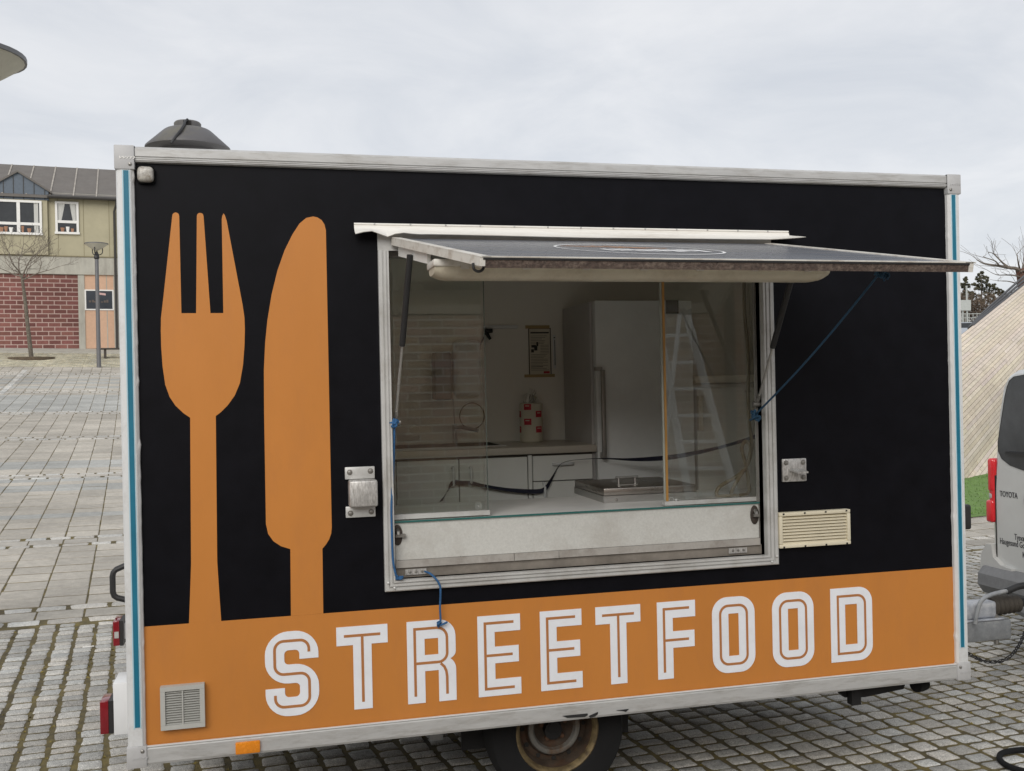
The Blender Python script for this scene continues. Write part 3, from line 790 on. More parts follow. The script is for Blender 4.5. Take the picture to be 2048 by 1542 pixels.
def window(px0, px1, py0, py1, mull, trans, out, curtains):
    u0, u1 = fac(px0, py0)[0], fac(px1, py0)[0]; z1, z0 = fac((px0 + px1) / 2, py0)[1], fac((px0 + px1) / 2, py1)[1]; t = .1
    w = MB(); fbox(w, u0, u1, z1 - t, z1, out - .03, out + .07); fbox(w, u0 - .03, u1 + .03, z0, z0 + t, out - .03, out + .1)
    fbox(w, u0, u0 + t, z0 + t, z1 - t, out - .03, out + .07); fbox(w, u1 - t, u1, z0 + t, z1 - t, out - .03, out + .07)
    wo = w.build('window', M['white_paint'], bld)
    zt_ = z1 + (z0 - z1) * trans
    for k, m_ in enumerate(mull):
        um = u0 + (u1 - u0) * m_; w = MB(); fbox(w, um - t * .7, um + t * .7, z0 + t, z1 - t, out - .02, out + .06); w.build('mullion', M['white_paint'], wo)
    w = MB(); fbox(w, u0 + t, u1 - t, zt_ - t * .6, zt_ + t * .6, out - .02, out + .05); w.build('transom', M['white_paint'], wo)
    w = MB(); fbox(w, u0 + t, u1 - t, z0 + t, z1 - t, out - .03, out + .012); w.build('pane', M['win_glass'], wo)
    for (a, b_, c, d, kind) in curtains:
        w = MB()
        if kind == 'c':
            n = 8; A = [FB(u0 + (u1 - u0) * (a + (b_ - a) * i / n), z1 - t - (z1 - z0) * c, out + .014 + .012 * (i % 2)) for i in range(n + 1)]
            sk = (d[1] if isinstance(d, tuple) else 0); dd = d[0] if isinstance(d, tuple) else d
            B_ = [FB(u0 + (u1 - u0) * (a + (b_ - a) * i / n * (1 - abs(sk)) + (max(0, sk)) * (b_ - a)), z1 - t - (z1 - z0) * dd, out + .014 + .012 * (i % 2)) for i in range(n + 1)]
            w.quadstrip(A, B_); w.build('curtain', M['curtain'], wo)
        else:
            zb_ = z0 + t
            T = Matrix.Translation(FB(u0 + (u1 - u0) * a, zb_, out + .02)) @ Matrix.Scale(.25, 4, Vector((-SP, CP, 0)))
            w.lathe([(b_ * .6, 0), (b_, c)], T, 8); w.build('plant_pot', M[d], wo)
window(-62, 84, 401, 470, (.0 + .33, .675), .68, .22, [(.89, .95, 0, .86, 'c'), (.3, .33, 0, .6, 'c'), (.44, .09, .22, 'pot', 'p'), (.5, .08, .26, 'pot', 'p'), (.57, .09, .22, 'white_paint', 'p'), (.73, .06, .3, 'pot', 'p'), (.82, .09, .2, 'pot', 'p')])
window(110, 157, 404, 469, (), .62, .06, [(.12, .42, 0, (.55, -.55), 'c'), (.62, .88, 0, (.55, .5), 'c'), (.3, .09, .2, 'pot', 'p'), (.52, .08, .25, 'white_paint', 'p'), (.72, .07, .17, 'pot', 'p')])

# ================================================================ STREET LAMPS
def lamp_parts(root, base, H, r_top=.455):
    o = base
    p = MB(); p.tube([o + Vector((0, 0, -.1)), o + Vector((0, 0, 1.4)), o + Vector((0, 0, H - .62))], [.085, .08, .072], 14); p.build('pole', M['lamp_grey'], root)
    p = MB(); p.lathe([(.075, 0), (.11, .05), (.085, .2), (.05, .28), (.04, .32)], Matrix.Translation(o + Vector((0, 0, H - .63))), 14); p.build('head', M['black_plastic'], root)
    for k in range(3):
        a = 2 * math.pi * k / 3 + .35; d = Vector((math.cos(a), math.sin(a), 0))
        p = MB(); p.tube(bez([o + d * .06 + Vector((0, 0, H - .46)), o + d * .17 + Vector((0, 0, H - .42)), o + d * .225 + Vector((0, 0, H - .34)), o + d * .225 + Vector((0, 0, H - .17))], 5), .02, 6); p.build('arm', M['black_plastic'], root)
    p = MB(); p.lathe([(.07, -.02), (.20, .06), (.33, .15), (.445, .235), (.43, .238), (.32, .16), (.06, .0)], Matrix.Translation(o + Vector((0, 0, H - .26))), 28, caps=False); p.build('lower_bowl', M['lamp_white'], root)
    p = MB(); p.lathe([(0.001, .035), (.3, .03), (r_top, .004), (r_top, -.028), (r_top - .03, -.03)], Matrix.Translation(o + Vector((0, 0, H))), 36, caps=False); p.build('top_disc', M['lamp_grey'], root)
    p = MB(); p.lathe([(r_top - .03, -.026), (.25, -.012), (0.001, -.01)], Matrix.Translation(o + Vector((0, 0, H))), 36, caps=False); p.build('reflector', M['lamp_white'], root)
lb = gp(198, 735)
lr = thing('street_lamp', 'grey post top lamp with shallow dish head standing in front of the peach panel', 'street lamp', lb, 'post top lamps on the square')
lamp_parts(lr, lb, (735 - 487) * project(lb)[2] / 2000)
# the near one: only its dish reaches into the frame, top left
dn = 7.4
q = CAM + ray(-82, 108) * dn
nb = Vector((q.x, q.y, gxy(q.x, q.y)))
ln = lr.copy(); link(ln); ln.location = nb; ln['label'] = 'dish head of a near lamp cut off by the top left frame edge'; ORIG[ln.name] = nb
lamp_parts(ln, nb, q.z - nb.z + .0, .455)

# ================================================================ BARE TREE BY THE FAR BUILDING, BENCH
def branch(mb, p, d, L, r, depth, rnd, up=.12, spread=.55, taper=.62, n=6, twigmin=.004):
    pts = [p]; rs = [r]; k = 4
    for i in range(k):
        d = (d + Vector((rnd.gauss(0, .13), rnd.gauss(0, .13), rnd.gauss(0, .09) + up * .25))).normalized()
        p = p + d * (L / k); pts.append(p); rs.append(max(twigmin, r * (1 - (1 - taper) * (i + 1) / k)))
    mb.tube(pts, rs, n if depth > 1 else 4, caps=False)
    if depth <= 0: return
    m = rnd.choice((2, 3, 3)) if depth > 1 else rnd.choice((2, 3))
    for j in range(m):
        a = rnd.uniform(0, 6.28); side = Vector((math.cos(a), math.sin(a), rnd.uniform(-.2, .35)))
        q = pts[-1] if j == 0 else pts[rnd.choice((2, 3, 4))]
        branch(mb, q, (d + side * spread * (.6 if j == 0 else 1.25)).normalized(), L * rnd.uniform(.62, .85), rs[-1] * (.9 if j == 0 else .7), depth - 1, rnd, up, spread, taper, n, twigmin)
tb = gp(63, 716); dT = project(tb)[2]; pm = dT / 2000
def tp(px_, py_, off=0): return CAM + ray(px_, py_) * (dT + off)
tree = thing('bare_tree', 'small leafless tree with lichen spotted leaning trunk before the red block wall', 'tree', tb)
p = MB(); tr = [tp(63, 720), tp(58, 675), tp(54, 640), tp(50, 600), tp(46, 570), tp(43, 548)]
p.tube(bez(tr, 4), [.095 - .04 * i / 20 for i in range(21)], 9, caps=False); p.build('trunk', M['bark'], tree)
rt = random.Random(21); cr = MB(); top = tr[-1]
for (px_, py_, off) in [(20, 500, -.4), (36, 488, .3), (78, 520, .4), (5, 535, .2), (95, 535, -.3), (60, 490, -.2), (28, 515, .6)]:
    e = tp(px_, py_, off * 2); d = (e - top); branch(cr, top - Vector((0, 0, rt.uniform(0, .35))), d.normalized(), d.length * .62, .034, 4, rt, up=.10, spread=.62, twigmin=.005)
cr.build('crown', M['twig'], tree)
pit = MB(); T = Matrix.Translation(tb + Vector((0, 0, -.12)))
pit.lathe([(.94, 0), (.92, .13), (.9, .15), (.6, .155), (.001, .16)], T, 24); single(pit, 'tree_pit', M['soil'], 'round dark soil bed at the foot of the bare tree', 'tree bed', tb)
bp_ = gp(208, 716)
bn = thing('bench', 'dark low backless bench beside the lamp and the trailer corner', 'bench', bp_)
def bxy(du, dv, z): 
    u_, v_ = uv(bp_.x, bp_.y); x, y = xy(u_ + du, v_ + dv); return Vector((x, y, bp_.z + z))
def bbox(mb, u0, u1, v0, v1, z0, z1): return mb.add([bxy(a, b, c) for a in (u0, u1) for b in (v0, v1) for c in (z0, z1)], [(0, 1, 3, 2), (4, 6, 7, 5), (0, 4, 5, 1), (2, 3, 7, 6), (0, 2, 6, 4), (1, 5, 7, 3)])
for k in range(4):
    p = MB(); bbox(p, -.3, 2.2, -.25 + .13 * k, -.135 + .13 * k, .37, .43); p.build('slat', M['bench'], bn)
for du in (0, 1.8):
    p = MB(); bbox(p, du, du + .1, -.2, .2, -.1, .37); p.build('leg', M['bench'], bn)

# ================================================================ BRICK HOUSE BEHIND THE PHOTOGRAPHER (seen mirrored in the panes)
YB = -8.1
bh = thing('brick_house', 'tan brick house mirrored in the hatch panes', 'building', (2, YB - 3, 0))
zb0 = -.2
p = MB(); p.box(-9, 15, YB - 7, YB - .02, zb0, 3.45); p.build('wall', M['back_mortar'], bh)
p = MB(); p.box(-9.3, 15.3, YB - 7.3, YB + .14, 3.3, 3.6); p.build('fascia', M['fascia'], bh)
p = MB(); p.box(-9.4, 15.4, YB - 7.4, YB + .25, 3.6, 3.68); p.build('roof', M['roof_metal'], bh)
bk = MB(); tint = []; rb = random.Random(9)
for j in range(35):
    z0 = zb0 + j * .1
    x = -9 + (j % 2) * .15
    while x < 14.9:
        if not (-.0 > 1):
            t = rb.choice((.75, .9, 1, 1, 1.1, 1.2)); tn = (t, t * rb.uniform(.9, 1.05), t * rb.uniform(.85, 1.1))
            bk.box(x, x + .28, YB - .02, YB - .012, z0 + .02, z0 + .1); tint += [tn] * 8
        x += .3
bk.build('bricks', M['back_brick'], bh, tint=tint, kind='stuff')
p = MB(); p.tube([(6.5, YB + .1, 0), (6.5, YB + .1, 3.3)], .07, 10); p.build('downpipe', M['gutter'], bh)
# step ladder beside the photographer, mirrored in the right pane
lx, ly = 4.95, -5.0
lz = gxy(lx, ly)
ld = thing('step_ladder', 'open aluminium step ladder mirrored in the right hatch pane', 'ladder', (lx, ly, lz))
def lad(t, s, back=0):      # t height fraction, s side -1..1
    w = .27 - .13 * t
    cx_ = lx - .60 * t if not back else lx - 1.15 + .53 * t
    return Vector((cx_ + s * w * .85, ly + s * w * .45 + (0 if not back else .1), lz + 2.75 * t))
for s in (-1, 1):
    p = MB(); a, b = lad(0, s), lad(1, s); p.tube([a, b], .042, 8); p.build('rail', M['alu_ladder'], ld)
    p = MB(); p.tube([lad(0, s, 1), lad(1, s, 1)], .022, 8); p.build('rear_leg', M['alu_ladder'], ld)
for k in range(9):
    t = .09 + .095 * k; a, b = lad(t, -1), lad(t, 1); d = Vector((.05, 0, 0))
    p = MB(); p.add([a - d, a + d, b + d, b - d] + [q - Vector((0, 0, .03)) for q in (a - d, a + d, b + d, b - d)], [(0, 1, 2, 3), (7, 6, 5, 4), (0, 4, 5, 1), (2, 6, 7, 3), (1, 5, 6, 2), (0, 3, 7, 4)]); p.build('step', M['alu_ladder'], ld)

# ================================================================ WOODEN SHELL, RIGHT
shell = thing('wooden_shell', 'large curved shell clad in silvered planks rising behind the grass', 'shell structure', gp(1975, 968))
A0 = gp(1928, 964)                                  # a point on the foot of the shell
AX = Vector((.80, .64, .225)).normalized()          # along the planks, up to the right
# cross section: from the foot, steep at first and flattening to the crest
T0 = CAM + ray(1924, 668) * 21.5                    # a point on the crest
cr_ = T0 - A0; cr_ -= AX * cr_.dot(AX)
Lc = cr_.length; e1 = cr_.normalized(); nrm = e1.cross(AX).normalized()
if nrm.dot(CAM - A0) < 0: nrm = -nrm
def sh(s, t, out=0.0):      # s along planks (m), t 0..1 across from the foot to the crest
    bulge = math.sin(math.pi * min(1, max(0, t))) * .30
    return A0 + AX * s + e1 * (Lc * t) + nrm * (bulge + out)
NP = 28; rs_ = random.Random(13); cnt = 0
back = MB()
ss = [-9 + i for i in range(26)]
rows_ = [[sh(s, -0.35 + 1.35 * k / 24, -.035) for s in ss] for k in range(25)]
for a, b in zip(rows_[:-1], rows_[1:]): back.quadstrip(a, b, True)
back.build('backing', M['deck_dark'], shell)
for k in range(-9, NP):
    t0, t1 = k / NP + .0012, (k + 1) / NP - .0018
    s = -9 + rs_.uniform(0, 3.0)
    while s < 16:
        L = rs_.choice((2.4, 3.0, 3.6, 4.2)); e = min(s + L, 16.5)
        mid = sh((s + e) / 2, t0)
        q0, q1 = project(sh(s, t0)), project(sh(e, t0))
        vis = not (max(q0[0], q1[0]) < 1880 or min(q0[0], q1[0]) > 2120) and -20 < k
        if mid.z > -1.5 and vis and cnt < 300:
            n = 3; o_ = rs_.uniform(-.006, .006); V = []
            for i in range(n + 1):
                x = s + .004 + (e - s - .008) * i / n
                V += [sh(x, t0, o_ - .03), sh(x, t0, o_), sh(x, t1, o_ + rs_.uniform(-.002, .002)), sh(x, t1, o_ - .03)]
            F = []
            for i in range(n):
                for j in range(3): F.append((i * 4 + j, i * 4 + j + 1, i * 4 + j + 5, i * 4 + j + 4))
            F += [(0, 1, 2, 3), (n * 4, n * 4 + 3, n * 4 + 2, n * 4 + 1)]
            tn = rs_.uniform(.93, 1.06); b = MB(); b.add(V, F); b.build('plank', M['plank'], shell, tint=(tn, tn * rs_.uniform(.97, 1.01), tn * rs_.uniform(.93, 1.03))); cnt += 1
        s = e
# crest rails: three dark steel edges that peel away from the planks
s_on = 0.0
while project(sh(s_on, 1.0))[0] < 1946: s_on += .1
s_end = s_on
while project(sh(s_end, 1.0))[0] < 2048: s_end += .1
for i in range(3):
    b = MB(); n = 24; pts = []
    for k in range(n + 1):
        s = s_on + 10 * k / n; lift = (.02 + .075 * i) * max(0, (s - s_on) / (s_end - s_on)) ** .6; pts.append(sh(s, 1.0, 0) + e1 * lift - nrm * (.02 + .05 * i))
    b.tube(pts, .03, 8); b.build('crest_rail', M['rim_dark'], shell)
# lawn at the foot
lw = MB(); rows_ = []
A_, B_ = gp(1930, 1036), gp(1985, 1042); ua, va = uv(A_.x, A_.y); ub_, vb_ = uv(B_.x, B_.y)
for j in range(15):
    r_ = []
    for i in range(31):
        u_ = 6 + i * .6; edge = va + (u_ - ua) * .02 + .05 * math.sin(u_ * 1.7); v_ = edge + j * .45
        r_.append(P3(u_, v_, .012 + .03 * min(j, 1)))
    rows_.append(r_)
for a, b in zip(rows_[:-1], rows_[1:]): lw.quadstrip(a, b, True)
lawn = lw.build('lawn', M['grass'], kind='structure', sharp=180); lawn['label'] = 'strip of short green grass before the wooden shell'
gb = MB(); rg = random.Random(2)
for i in range(9000):
    u_ = rg.uniform(8.5, 15); v_ = va + (u_ - ua) * .02 + rg.uniform(0, 4.6); b = P3(u_, v_, .035)
    a = rg.uniform(0, 6.28); d = Vector((math.cos(a), math.sin(a), 0)) * .012; t = Vector((rg.gauss(0, .015), rg.gauss(0, .015), rg.uniform(.012, .03)))
    gb.add([b - d, b + d, b + t], [(0, 1, 2)])
gb.build('grass_blades', M['blade'], lawn, kind='stuff')
# far right: hedge, dark evergreens, bare tree, sign, fence, parked cars
def far_pt(px_, py_, d): return CAM + ray(px_, py_) * d
def gfar(px_, d):
    P = CAM + ray(px_, 700) * d; P.z = gxy(P.x, P.y); return P
RT = CM @ Vector((1, 0, 0)); FW = CM @ Vector((0, 0, -1)); UP = Vector((0, 0, 1))
rh = random.Random(33)
def clump_mesh(mb, spots, n, leaf, rnd):
    for i in range(n):
        c, rx, rz = spots[rnd.randrange(len(spots))]
        a = rnd.uniform(0, 6.28); zz = rnd.uniform(-1, 1); rr = math.sqrt(1 - zz * zz) * rnd.uniform(.45, 1.0) ** .5
        p = c + RT * (rx * rr * math.cos(a)) + FW * (rx * rr * math.sin(a)) + UP * (rz * zz)
        d1 = Vector((rnd.gauss(0, 1), rnd.gauss(0, 1), rnd.gauss(0, 1))).normalized(); d2 = d1.orthogonal().normalized(); L = leaf * rnd.uniform(.6, 1.5)
        mb.add([p - d1 * L, p + d2 * L * .45, p + d1 * L, p - d2 * L * .45], [(0, 1, 2, 3)])
hd = 108.0
h = MB(); spots = []
for i in range(34):
    px_ = 1890 + i * 6 + rh.uniform(-3, 3); spots.append((far_pt(px_, 622 + rh.uniform(-24, 14), hd + rh.uniform(-2, 3)), rh.uniform(.8, 1.4), rh.uniform(1.0, 1.8)))
clump_mesh(h, spots, 12000, .12, rh)
for i in range(190):
    b_ = far_pt(1890 + rh.uniform(0, 210), 652, hd + rh.uniform(-2, 2)); branch(h, b_, Vector((rh.gauss(0, .2), rh.gauss(0, .2), 1)).normalized(), rh.uniform(1.4, 2.6), .035, 1, rh, twigmin=.012, n=4)
hed = h.build('hedge', M['hedge'], kind='stuff'); hed['label'] = 'brown winter hedge behind the parked cars'
for lab, px_, dd, blobs in [('taller dark evergreen above the brown hedge', 1964, 113, [(1963, 547, 7), (1957, 557, 9), (1971, 556, 9), (1964, 566, 12), (1953, 573, 10), (1977, 572, 9), (1962, 584, 14), (1975, 590, 12), (1950, 592, 12), (1964, 606, 15)]),
        ('lower dark evergreen left of the tall one, half hidden by the trailer', 1930, 114, [(1930, 560, 7), (1926, 570, 9), (1937, 572, 9), (1930, 584, 12), (1942, 590, 10), (1922, 594, 11), (1934, 606, 14)]),
        ('lowest dark evergreen, next to the crest of the wooden shell', 1992, 112, [(1986, 571, 6), (1990, 580, 9), (2003, 583, 7), (1997, 590, 11), (2010, 594, 9), (1985, 596, 12), (2002, 606, 13), (2018, 606, 9)])]:
    gb_ = gfar(px_, dd); t = thing('evergreen_tree', lab, 'tree', gb_, 'dark evergreens behind the hedge')
    tr_ = MB(); tip = far_pt(blobs[0][0], blobs[0][1], dd); tr_.tube([gb_, gb_.lerp(tip, .5), tip], [.22, .13, .03], 7, caps=False); tr_.build('trunk', M['bark'], t)
    cw = MB(); sp = []
    for (a, b_, r) in blobs:
        for _ in range(7):
            q = rh.uniform(0, 6.28); rr_ = r * rh.uniform(.2, 1.0); sp.append((far_pt(a + rr_ * math.cos(q), b_ + rr_ * .8 * math.sin(q), dd + rh.uniform(-1, 1)), r * rh.uniform(.2, .38) * dd / 2000, r * rh.uniform(.16, .3) * dd / 2000))
    clump_mesh(cw, sp, 420 * len(blobs), .11, rh); cw.build('crown', M['conifer'], t)
# bare tree behind the shell crest
dt = 34.0
bt = gfar(2042, dt)
t2 = thing('bare_tree', 'leafless tree with long arching branches behind the crest of the shell', 'tree', bt)
p = MB(); trk = [bt, far_pt(2049, 620, dt), far_pt(2048, 575, dt), far_pt(2044, 552, dt), far_pt(2040, 538, dt)]
p.tube(bez(trk, 4), [.24 - .09 * i / 16 for i in range(17)], 9, caps=False); p.build('trunk', mat('reddish_bark', (.13, .07, .05), .9, var=.4, scale=20, stain=(.2, .05, .03), stain_amt=.5), t2)
cw = MB(); rt = random.Random(77)
for path, r0 in [([(2043, 552), (2034, 538), (2018, 535), (1999, 532), (1984, 530), (1966, 526), (1953, 519)], .075), ([(2018, 535), (2008, 528), (1996, 516), (1986, 507), (1977, 504)], .04), ([(1999, 532), (1990, 522), (1976, 517), (1966, 513)], .03),
                 ([(2046, 556), (2030, 551), (2012, 550), (1996, 550), (1984, 546)], .035), ([(2046, 575), (2030, 566), (2012, 562), (1995, 562)], .03), ([(2040, 540), (2037, 527), (2035, 515), (2034, 506)], .035), ([(2046, 545), (2052, 525), (2066, 505), (2082, 492)], .06), ([(2048, 560), (2070, 545), (2095, 538)], .06), ([(2042, 545), (2046, 528), (2047, 508)], .03)]:
    pts = bez([far_pt(a, b, dt + rt.uniform(-.4, .4)) for a, b in path], 5); n = len(pts)
    cw.tube(pts, [max(.008, r0 * (1 - .8 * i / n)) for i in range(n)], 5, caps=False)
    for k in range(4, n - 1, 5):
        d = (pts[k + 1] - pts[k]).normalized(); side = Vector((rt.gauss(0, .5), rt.gauss(0, .5), rt.gauss(.3, .5)))
        branch(cw, pts[k], (d + side * .7).normalized(), rt.uniform(.3, .7), .010, 1, rt, twigmin=.004, n=4)
cw.build('crown', M['twig'], t2)
# road sign seen from behind
ds = 82.0
sb = gfar(1926, ds); sg = thing('road_sign', 'grey back of a road sign on two posts beside the trailer edge', 'sign', sb)
p = MB()
def bill(mb, px0, px1, py0, py1, d, th):
    q = [far_pt(px0, py1, d), far_pt(px1, py1, d), far_pt(px1, py0, d), far_pt(px0, py0, d)]; b = [c + FW * th for c in q]
    return mb.add(q + b, [(0, 1, 2, 3), (7, 6, 5, 4), (0, 4, 5, 1), (1, 5, 6, 2), (2, 6, 7, 3), (3, 7, 4, 0)])
bill(p, 1906, 1942, 600, 621, ds, .06); p.build('sign_panel', M['sign_back'], sg)
for px_ in (1913, 1925, 1933):
    p = MB(); e = far_pt(px_, 572 if px_ == 1933 else 601, ds + .2); p.tube([Vector((e.x, e.y, sb.z - .3)), e], .07, 8); p.build('post', M['sign_back'], sg)
fe = MB(); base = gfar(1900, 92)
fn = thing('fence', 'thin grey railing fence behind the parked cars', 'fence', base)
for yy in (628, 636): 
    p = MB(); p.tube([far_pt(1880, yy + .5, 92), far_pt(1990, yy - 1, 92)], .035, 6); p.build('rail', M['sign_back'], fn)
for k in range(14):
    p = MB(); e = far_pt(1882 + 8 * k, 626, 92); p.tube([Vector((e.x, e.y, gxy(e.x, e.y) - .2)), e], .03, 5); p.build('post', M['sign_back'], fn)
def car(px_, d, lab):
    c = gfar(px_, d); r = thing('parked_car', lab, 'car', c, 'cars parked beyond the shell')
    prof = [(-2.1, .25), (-2.15, .75), (-1.95, .88), (-1.2, .95), (-.55, 1.42), (.75, 1.46), (1.7, 1.0), (2.1, .9), (2.15, .3)]
    p = MB(); p.prism(prof, -.85, .85, lambda q, a: c + RT * q[0] + FW * a + UP * q[1]); p.build('body', M['car_paint'], r)
    p = MB(); p.prism([(-1.05, .98), (-.5, 1.36), (.7, 1.4), (1.4, 1.02)], -.87, .87, lambda q, a: c + RT * q[0] + FW * a + UP * q[1]); p.build('windows', M['car_glass'], r)
    for sx in (-1.3, 1.3):
        for sy in (-.8, .8):
            p = MB(); T = Matrix.Translation(c + RT * sx + FW * sy + UP * .31) @ rot_to(FW); p.lathe([(.31, -.1), (.31, .1)], T, 14); p.build('wheel', M['rubber'], r)
car(1922, 80, 'pale blue parked car nearest the trailer edge, front half hidden')
car(1956, 84, 'pale parked car mostly hidden by the shell crest')

# ================================================================ FOOD TRAILER
W, D, ZB, ZT = 3.626, 2.0, .50, 2.80
tg = gxy(1.7, 1.0)
TR = thing('food_trailer', 'black and orange street food trailer with its serving hatch open', 'food trailer', (W / 2, D / 2, tg))
HX0, HX1, HZ0, HZ1 = 1.004, 2.618, 1.125, 2.43      # hatch opening
yp = .010                                             # face of the wall panel
decal('front_panel', [[(.055, .56), (W - .055, .56), (W - .055, 2.752), (.055, 2.752)], [(HX0, HZ0), (HX1, HZ0), (HX1, HZ1), (HX0, HZ1)]], yp, .035, M['black_wrap'], TR)
decal('orange_band', [[(.06, .565), (W - .06, .565), (W - .06, 1.010), (.06, 1.012)]], yp - .002, .0018, M['orange'], TR)
# fork and knife
fork = [(.195, 2.550), (.1965, 2.556), (.201, 2.561), (.208, 2.563), (.214, 2.561), (.2185, 2.556), (.220, 2.550), (.2205, 2.183), (.2735, 2.183), (.2835, 2.550), (.285, 2.557), (.290, 2.562), (.296, 2.563), (.302, 2.562), (.3065, 2.557), (.308, 2.550),
        (.3255, 2.183), (.3725, 2.183), (.374, 2.540), (.376, 2.553), (.381, 2.563), (.386, 2.555), (.392, 2.535), (.444, 2.215), (.450, 2.165), (.4505, 2.12), (.448, 2.06), (.441, 1.985), (.428, 1.915), (.408, 1.868), (.382, 1.832), (.356, 1.806), (.337, 1.792),
        (.331, 1.24), (.336, 1.12), (.341, 1.012), (.224, 1.012), (.230, 1.12), (.236, 1.235), (.244, 1.788), (.220, 1.806), (.192, 1.835), (.172, 1.868), (.157, 1.915), (.149, 1.985), (.1455, 2.06), (.1455, 2.12), (.147, 2.165), (.156, 2.235)]
decal('fork_decal', [fork], yp - .002, .0018, M['orange'], TR)
knife = [(.716, 2.558), (.732, 2.555), (.748, 2.545), (.759, 2.528), (.764, 2.505), (.7625, 1.345), (.760, 1.322), (.752, 1.300), (.740, 1.281), (.725, 1.264), (.723, 1.012), (.600, 1.012), (.603, 1.270), (.568, 1.283), (.540, 1.304), (.521, 1.333), (.5135, 1.372),
         (.5155, 1.80), (.518, 1.965), (.525, 2.07), (.535, 2.155), (.553, 2.255), (.577, 2.348), (.605, 2.425), (.636, 2.487), (.664, 2.53), (.690, 2.552)]
decal('knife_decal', [knife], yp - .002, .0018, M['orange'], TR)
# lettering
Z0L, HL = .6265, .3265
def letter(nm, loops, lines, x0, wd):
    """loops and inline strokes in a cell of width 1 x height 1 are not used: everything is in metres from (x0, Z0L)"""
    o = decal('letter', [[(x0 + p[0], Z0L + p[1]) for p in lp] for lp in loops], yp - .0046, .0024, M['white_vinyl'], TR, 'white inline letter ' + nm)
    m_ = front(yp - .0052)
    for ln_ in lines:
        if isinstance(ln_, tuple): lps = [[(x0 + p[0], Z0L + p[1]) for p in q] for q in ln_]
        else: lps = [[(x0 + p[0], Z0L + p[1]) for p in strip(ln_, .0105)]]
        sheet('inline', lps, .0008, m_, M['orange_line'], o)
s, h = .0705, HL; c = s / 2; LW = .0105
def L_E(w):
    a1, a2 = .0675, .0675; mid = h * .505
    out = [(0, 0), (w, 0), (w, a1), (s, a1), (s, mid - .033), (w - .008, mid - .033), (w - .008, mid + .034), (s, mid + .034), (s, h - a2), (w, h - a2), (w, h), (0, h)]
    k = .0305
    return [out], [[(w - .028, h - k), (k, h - k), (k, k), (w - .028, k)], [(k + LW / 2 + .0005, mid), (w - .034, mid)]]
def L_F(w):
    mid = h * .50
    out = [(0, 0), (s, 0), (s, mid - .034), (w - .005, mid - .034), (w - .005, mid + .036), (s, mid + .036), (s, h - .070), (w, h - .070), (w, h), (0, h)]
    k = .0305
    return [out], [[(w - .028, h - k), (k, h - k), (k, .028)], [(k + LW / 2 + .0005, mid), (w - .031, mid)]]
def L_T(w):
    a, b = w / 2 - .036, w / 2 + .036; bar = .073
    out = [(a, 0), (b, 0), (b, h - bar), (w, h - bar), (w, h), (0, h), (0, h - bar), (a, h - bar)]
    return [out], [[(.029, h - .0365), (w - .029, h - .0365)], [(w / 2, h - .0365 - LW / 2 - .0005), (w / 2, .028)]]
def rr(x0, z0, x1, z1, r): return fillet([(x0, z0, r), (x1, z0, r), (x1, z1, r), (x0, z1, r)], 8)
def L_O(w):
    k = .032
    ring = (rr(k, k, w - k, h - k, .042), rr(k + LW, k + LW, w - k - LW, h - k - LW, .033))
    return [rr(0, 0, w, h, .07), [(.076, .072), (w - .076, .072), (w - .076, h - .072), (.076, h - .072)]], [ring]
def rrD(x0, z0, x1, z1, r): return fillet([(x0, z0), (x1, z0, r), (x1, z1, r), (x0, z1)], 8)
def L_D(w):
    k = .031
    ring = (rrD(k, k, w - k, h - k, .042), rrD(k + LW, k + LW, w - k - LW, h - k - LW, .033))
    return [rrD(0, 0, w, h, .066), [(.072, .074), (w - .076, .074), (w - .076, h - .074), (.072, h - .074)]], [ring]
def L_R(w):
    out = fillet([(0, 0), (s, 0), (s, h * .385), (w - s, h * .385), (w - s, 0), (w, 0), (w, h * .475, .05), (w - .022, h * .515), (w, h * .56, .03), (w, h, .066), (0, h)], 6)
    hole = [(s, h * .58), (w - s, h * .58), (w - s, h - .072), (s, h - .072)]
    k = .031; mid = h * .485
    l1 = arcpath([(k, .028), (k, h - k, 0), (w - k - .004, h - k, .04), (w - k - .004, mid, .035), (k + LW / 2 + .0005, mid)])
    l2 = arcpath([(w - .085, mid - LW / 2 - .0005), (w - k - .006, mid - .03, .02), (w - k - .006, .028)])
    l2 = [(w - .062, mid - LW / 2 - .001), (w - .048, mid - .02), (w - .040, mid - .038), (w - .037, mid - .06), (w - .037, .028)]
    return [out, hole], [l1, l2]
def L_S(w):
    t = .0725; hc = t / 2; zt_ = h - hc; zm = h * .497; zb_ = hc; r = hc + .004
    pth = arcpath([(w - hc, h * .665), (w - hc, zt_, r + .012), (hc, zt_, r + .012), (hc, zm, r + .012), (w - hc, zm, r + .012), (w - hc, zb_, r + .012), (hc, zb_, r + .012), (hc, h * .335)], 8)
    ln_ = arcpath([(w - hc, h * .665 + .026), (w - hc, zt_, .034), (hc, zt_, .034), (hc, zm, .034), (w - hc, zm, .034), (w - hc, zb_, .034), (hc, zb_, .034), (hc, h * .335 - .026)], 8)
    return [strip(pth, t)], [ln_]
for nm, fn_, x0, x1 in [('S', L_S, .499, .701), ('T', L_T, .771, .971), ('R', L_R, 1.047, 1.243), ('E', L_E, 1.334, 1.512), ('E', L_E, 1.596, 1.775), ('T', L_T, 1.836, 2.035), ('F', L_F, 2.110, 2.284), ('O', L_O, 2.362, 2.562), ('O', L_O, 2.646, 2.847), ('D', L_D, 2.931, 3.139)]:
    a, b = fn_(x1 - x0); letter(nm, a, b, x0, x1 - x0)
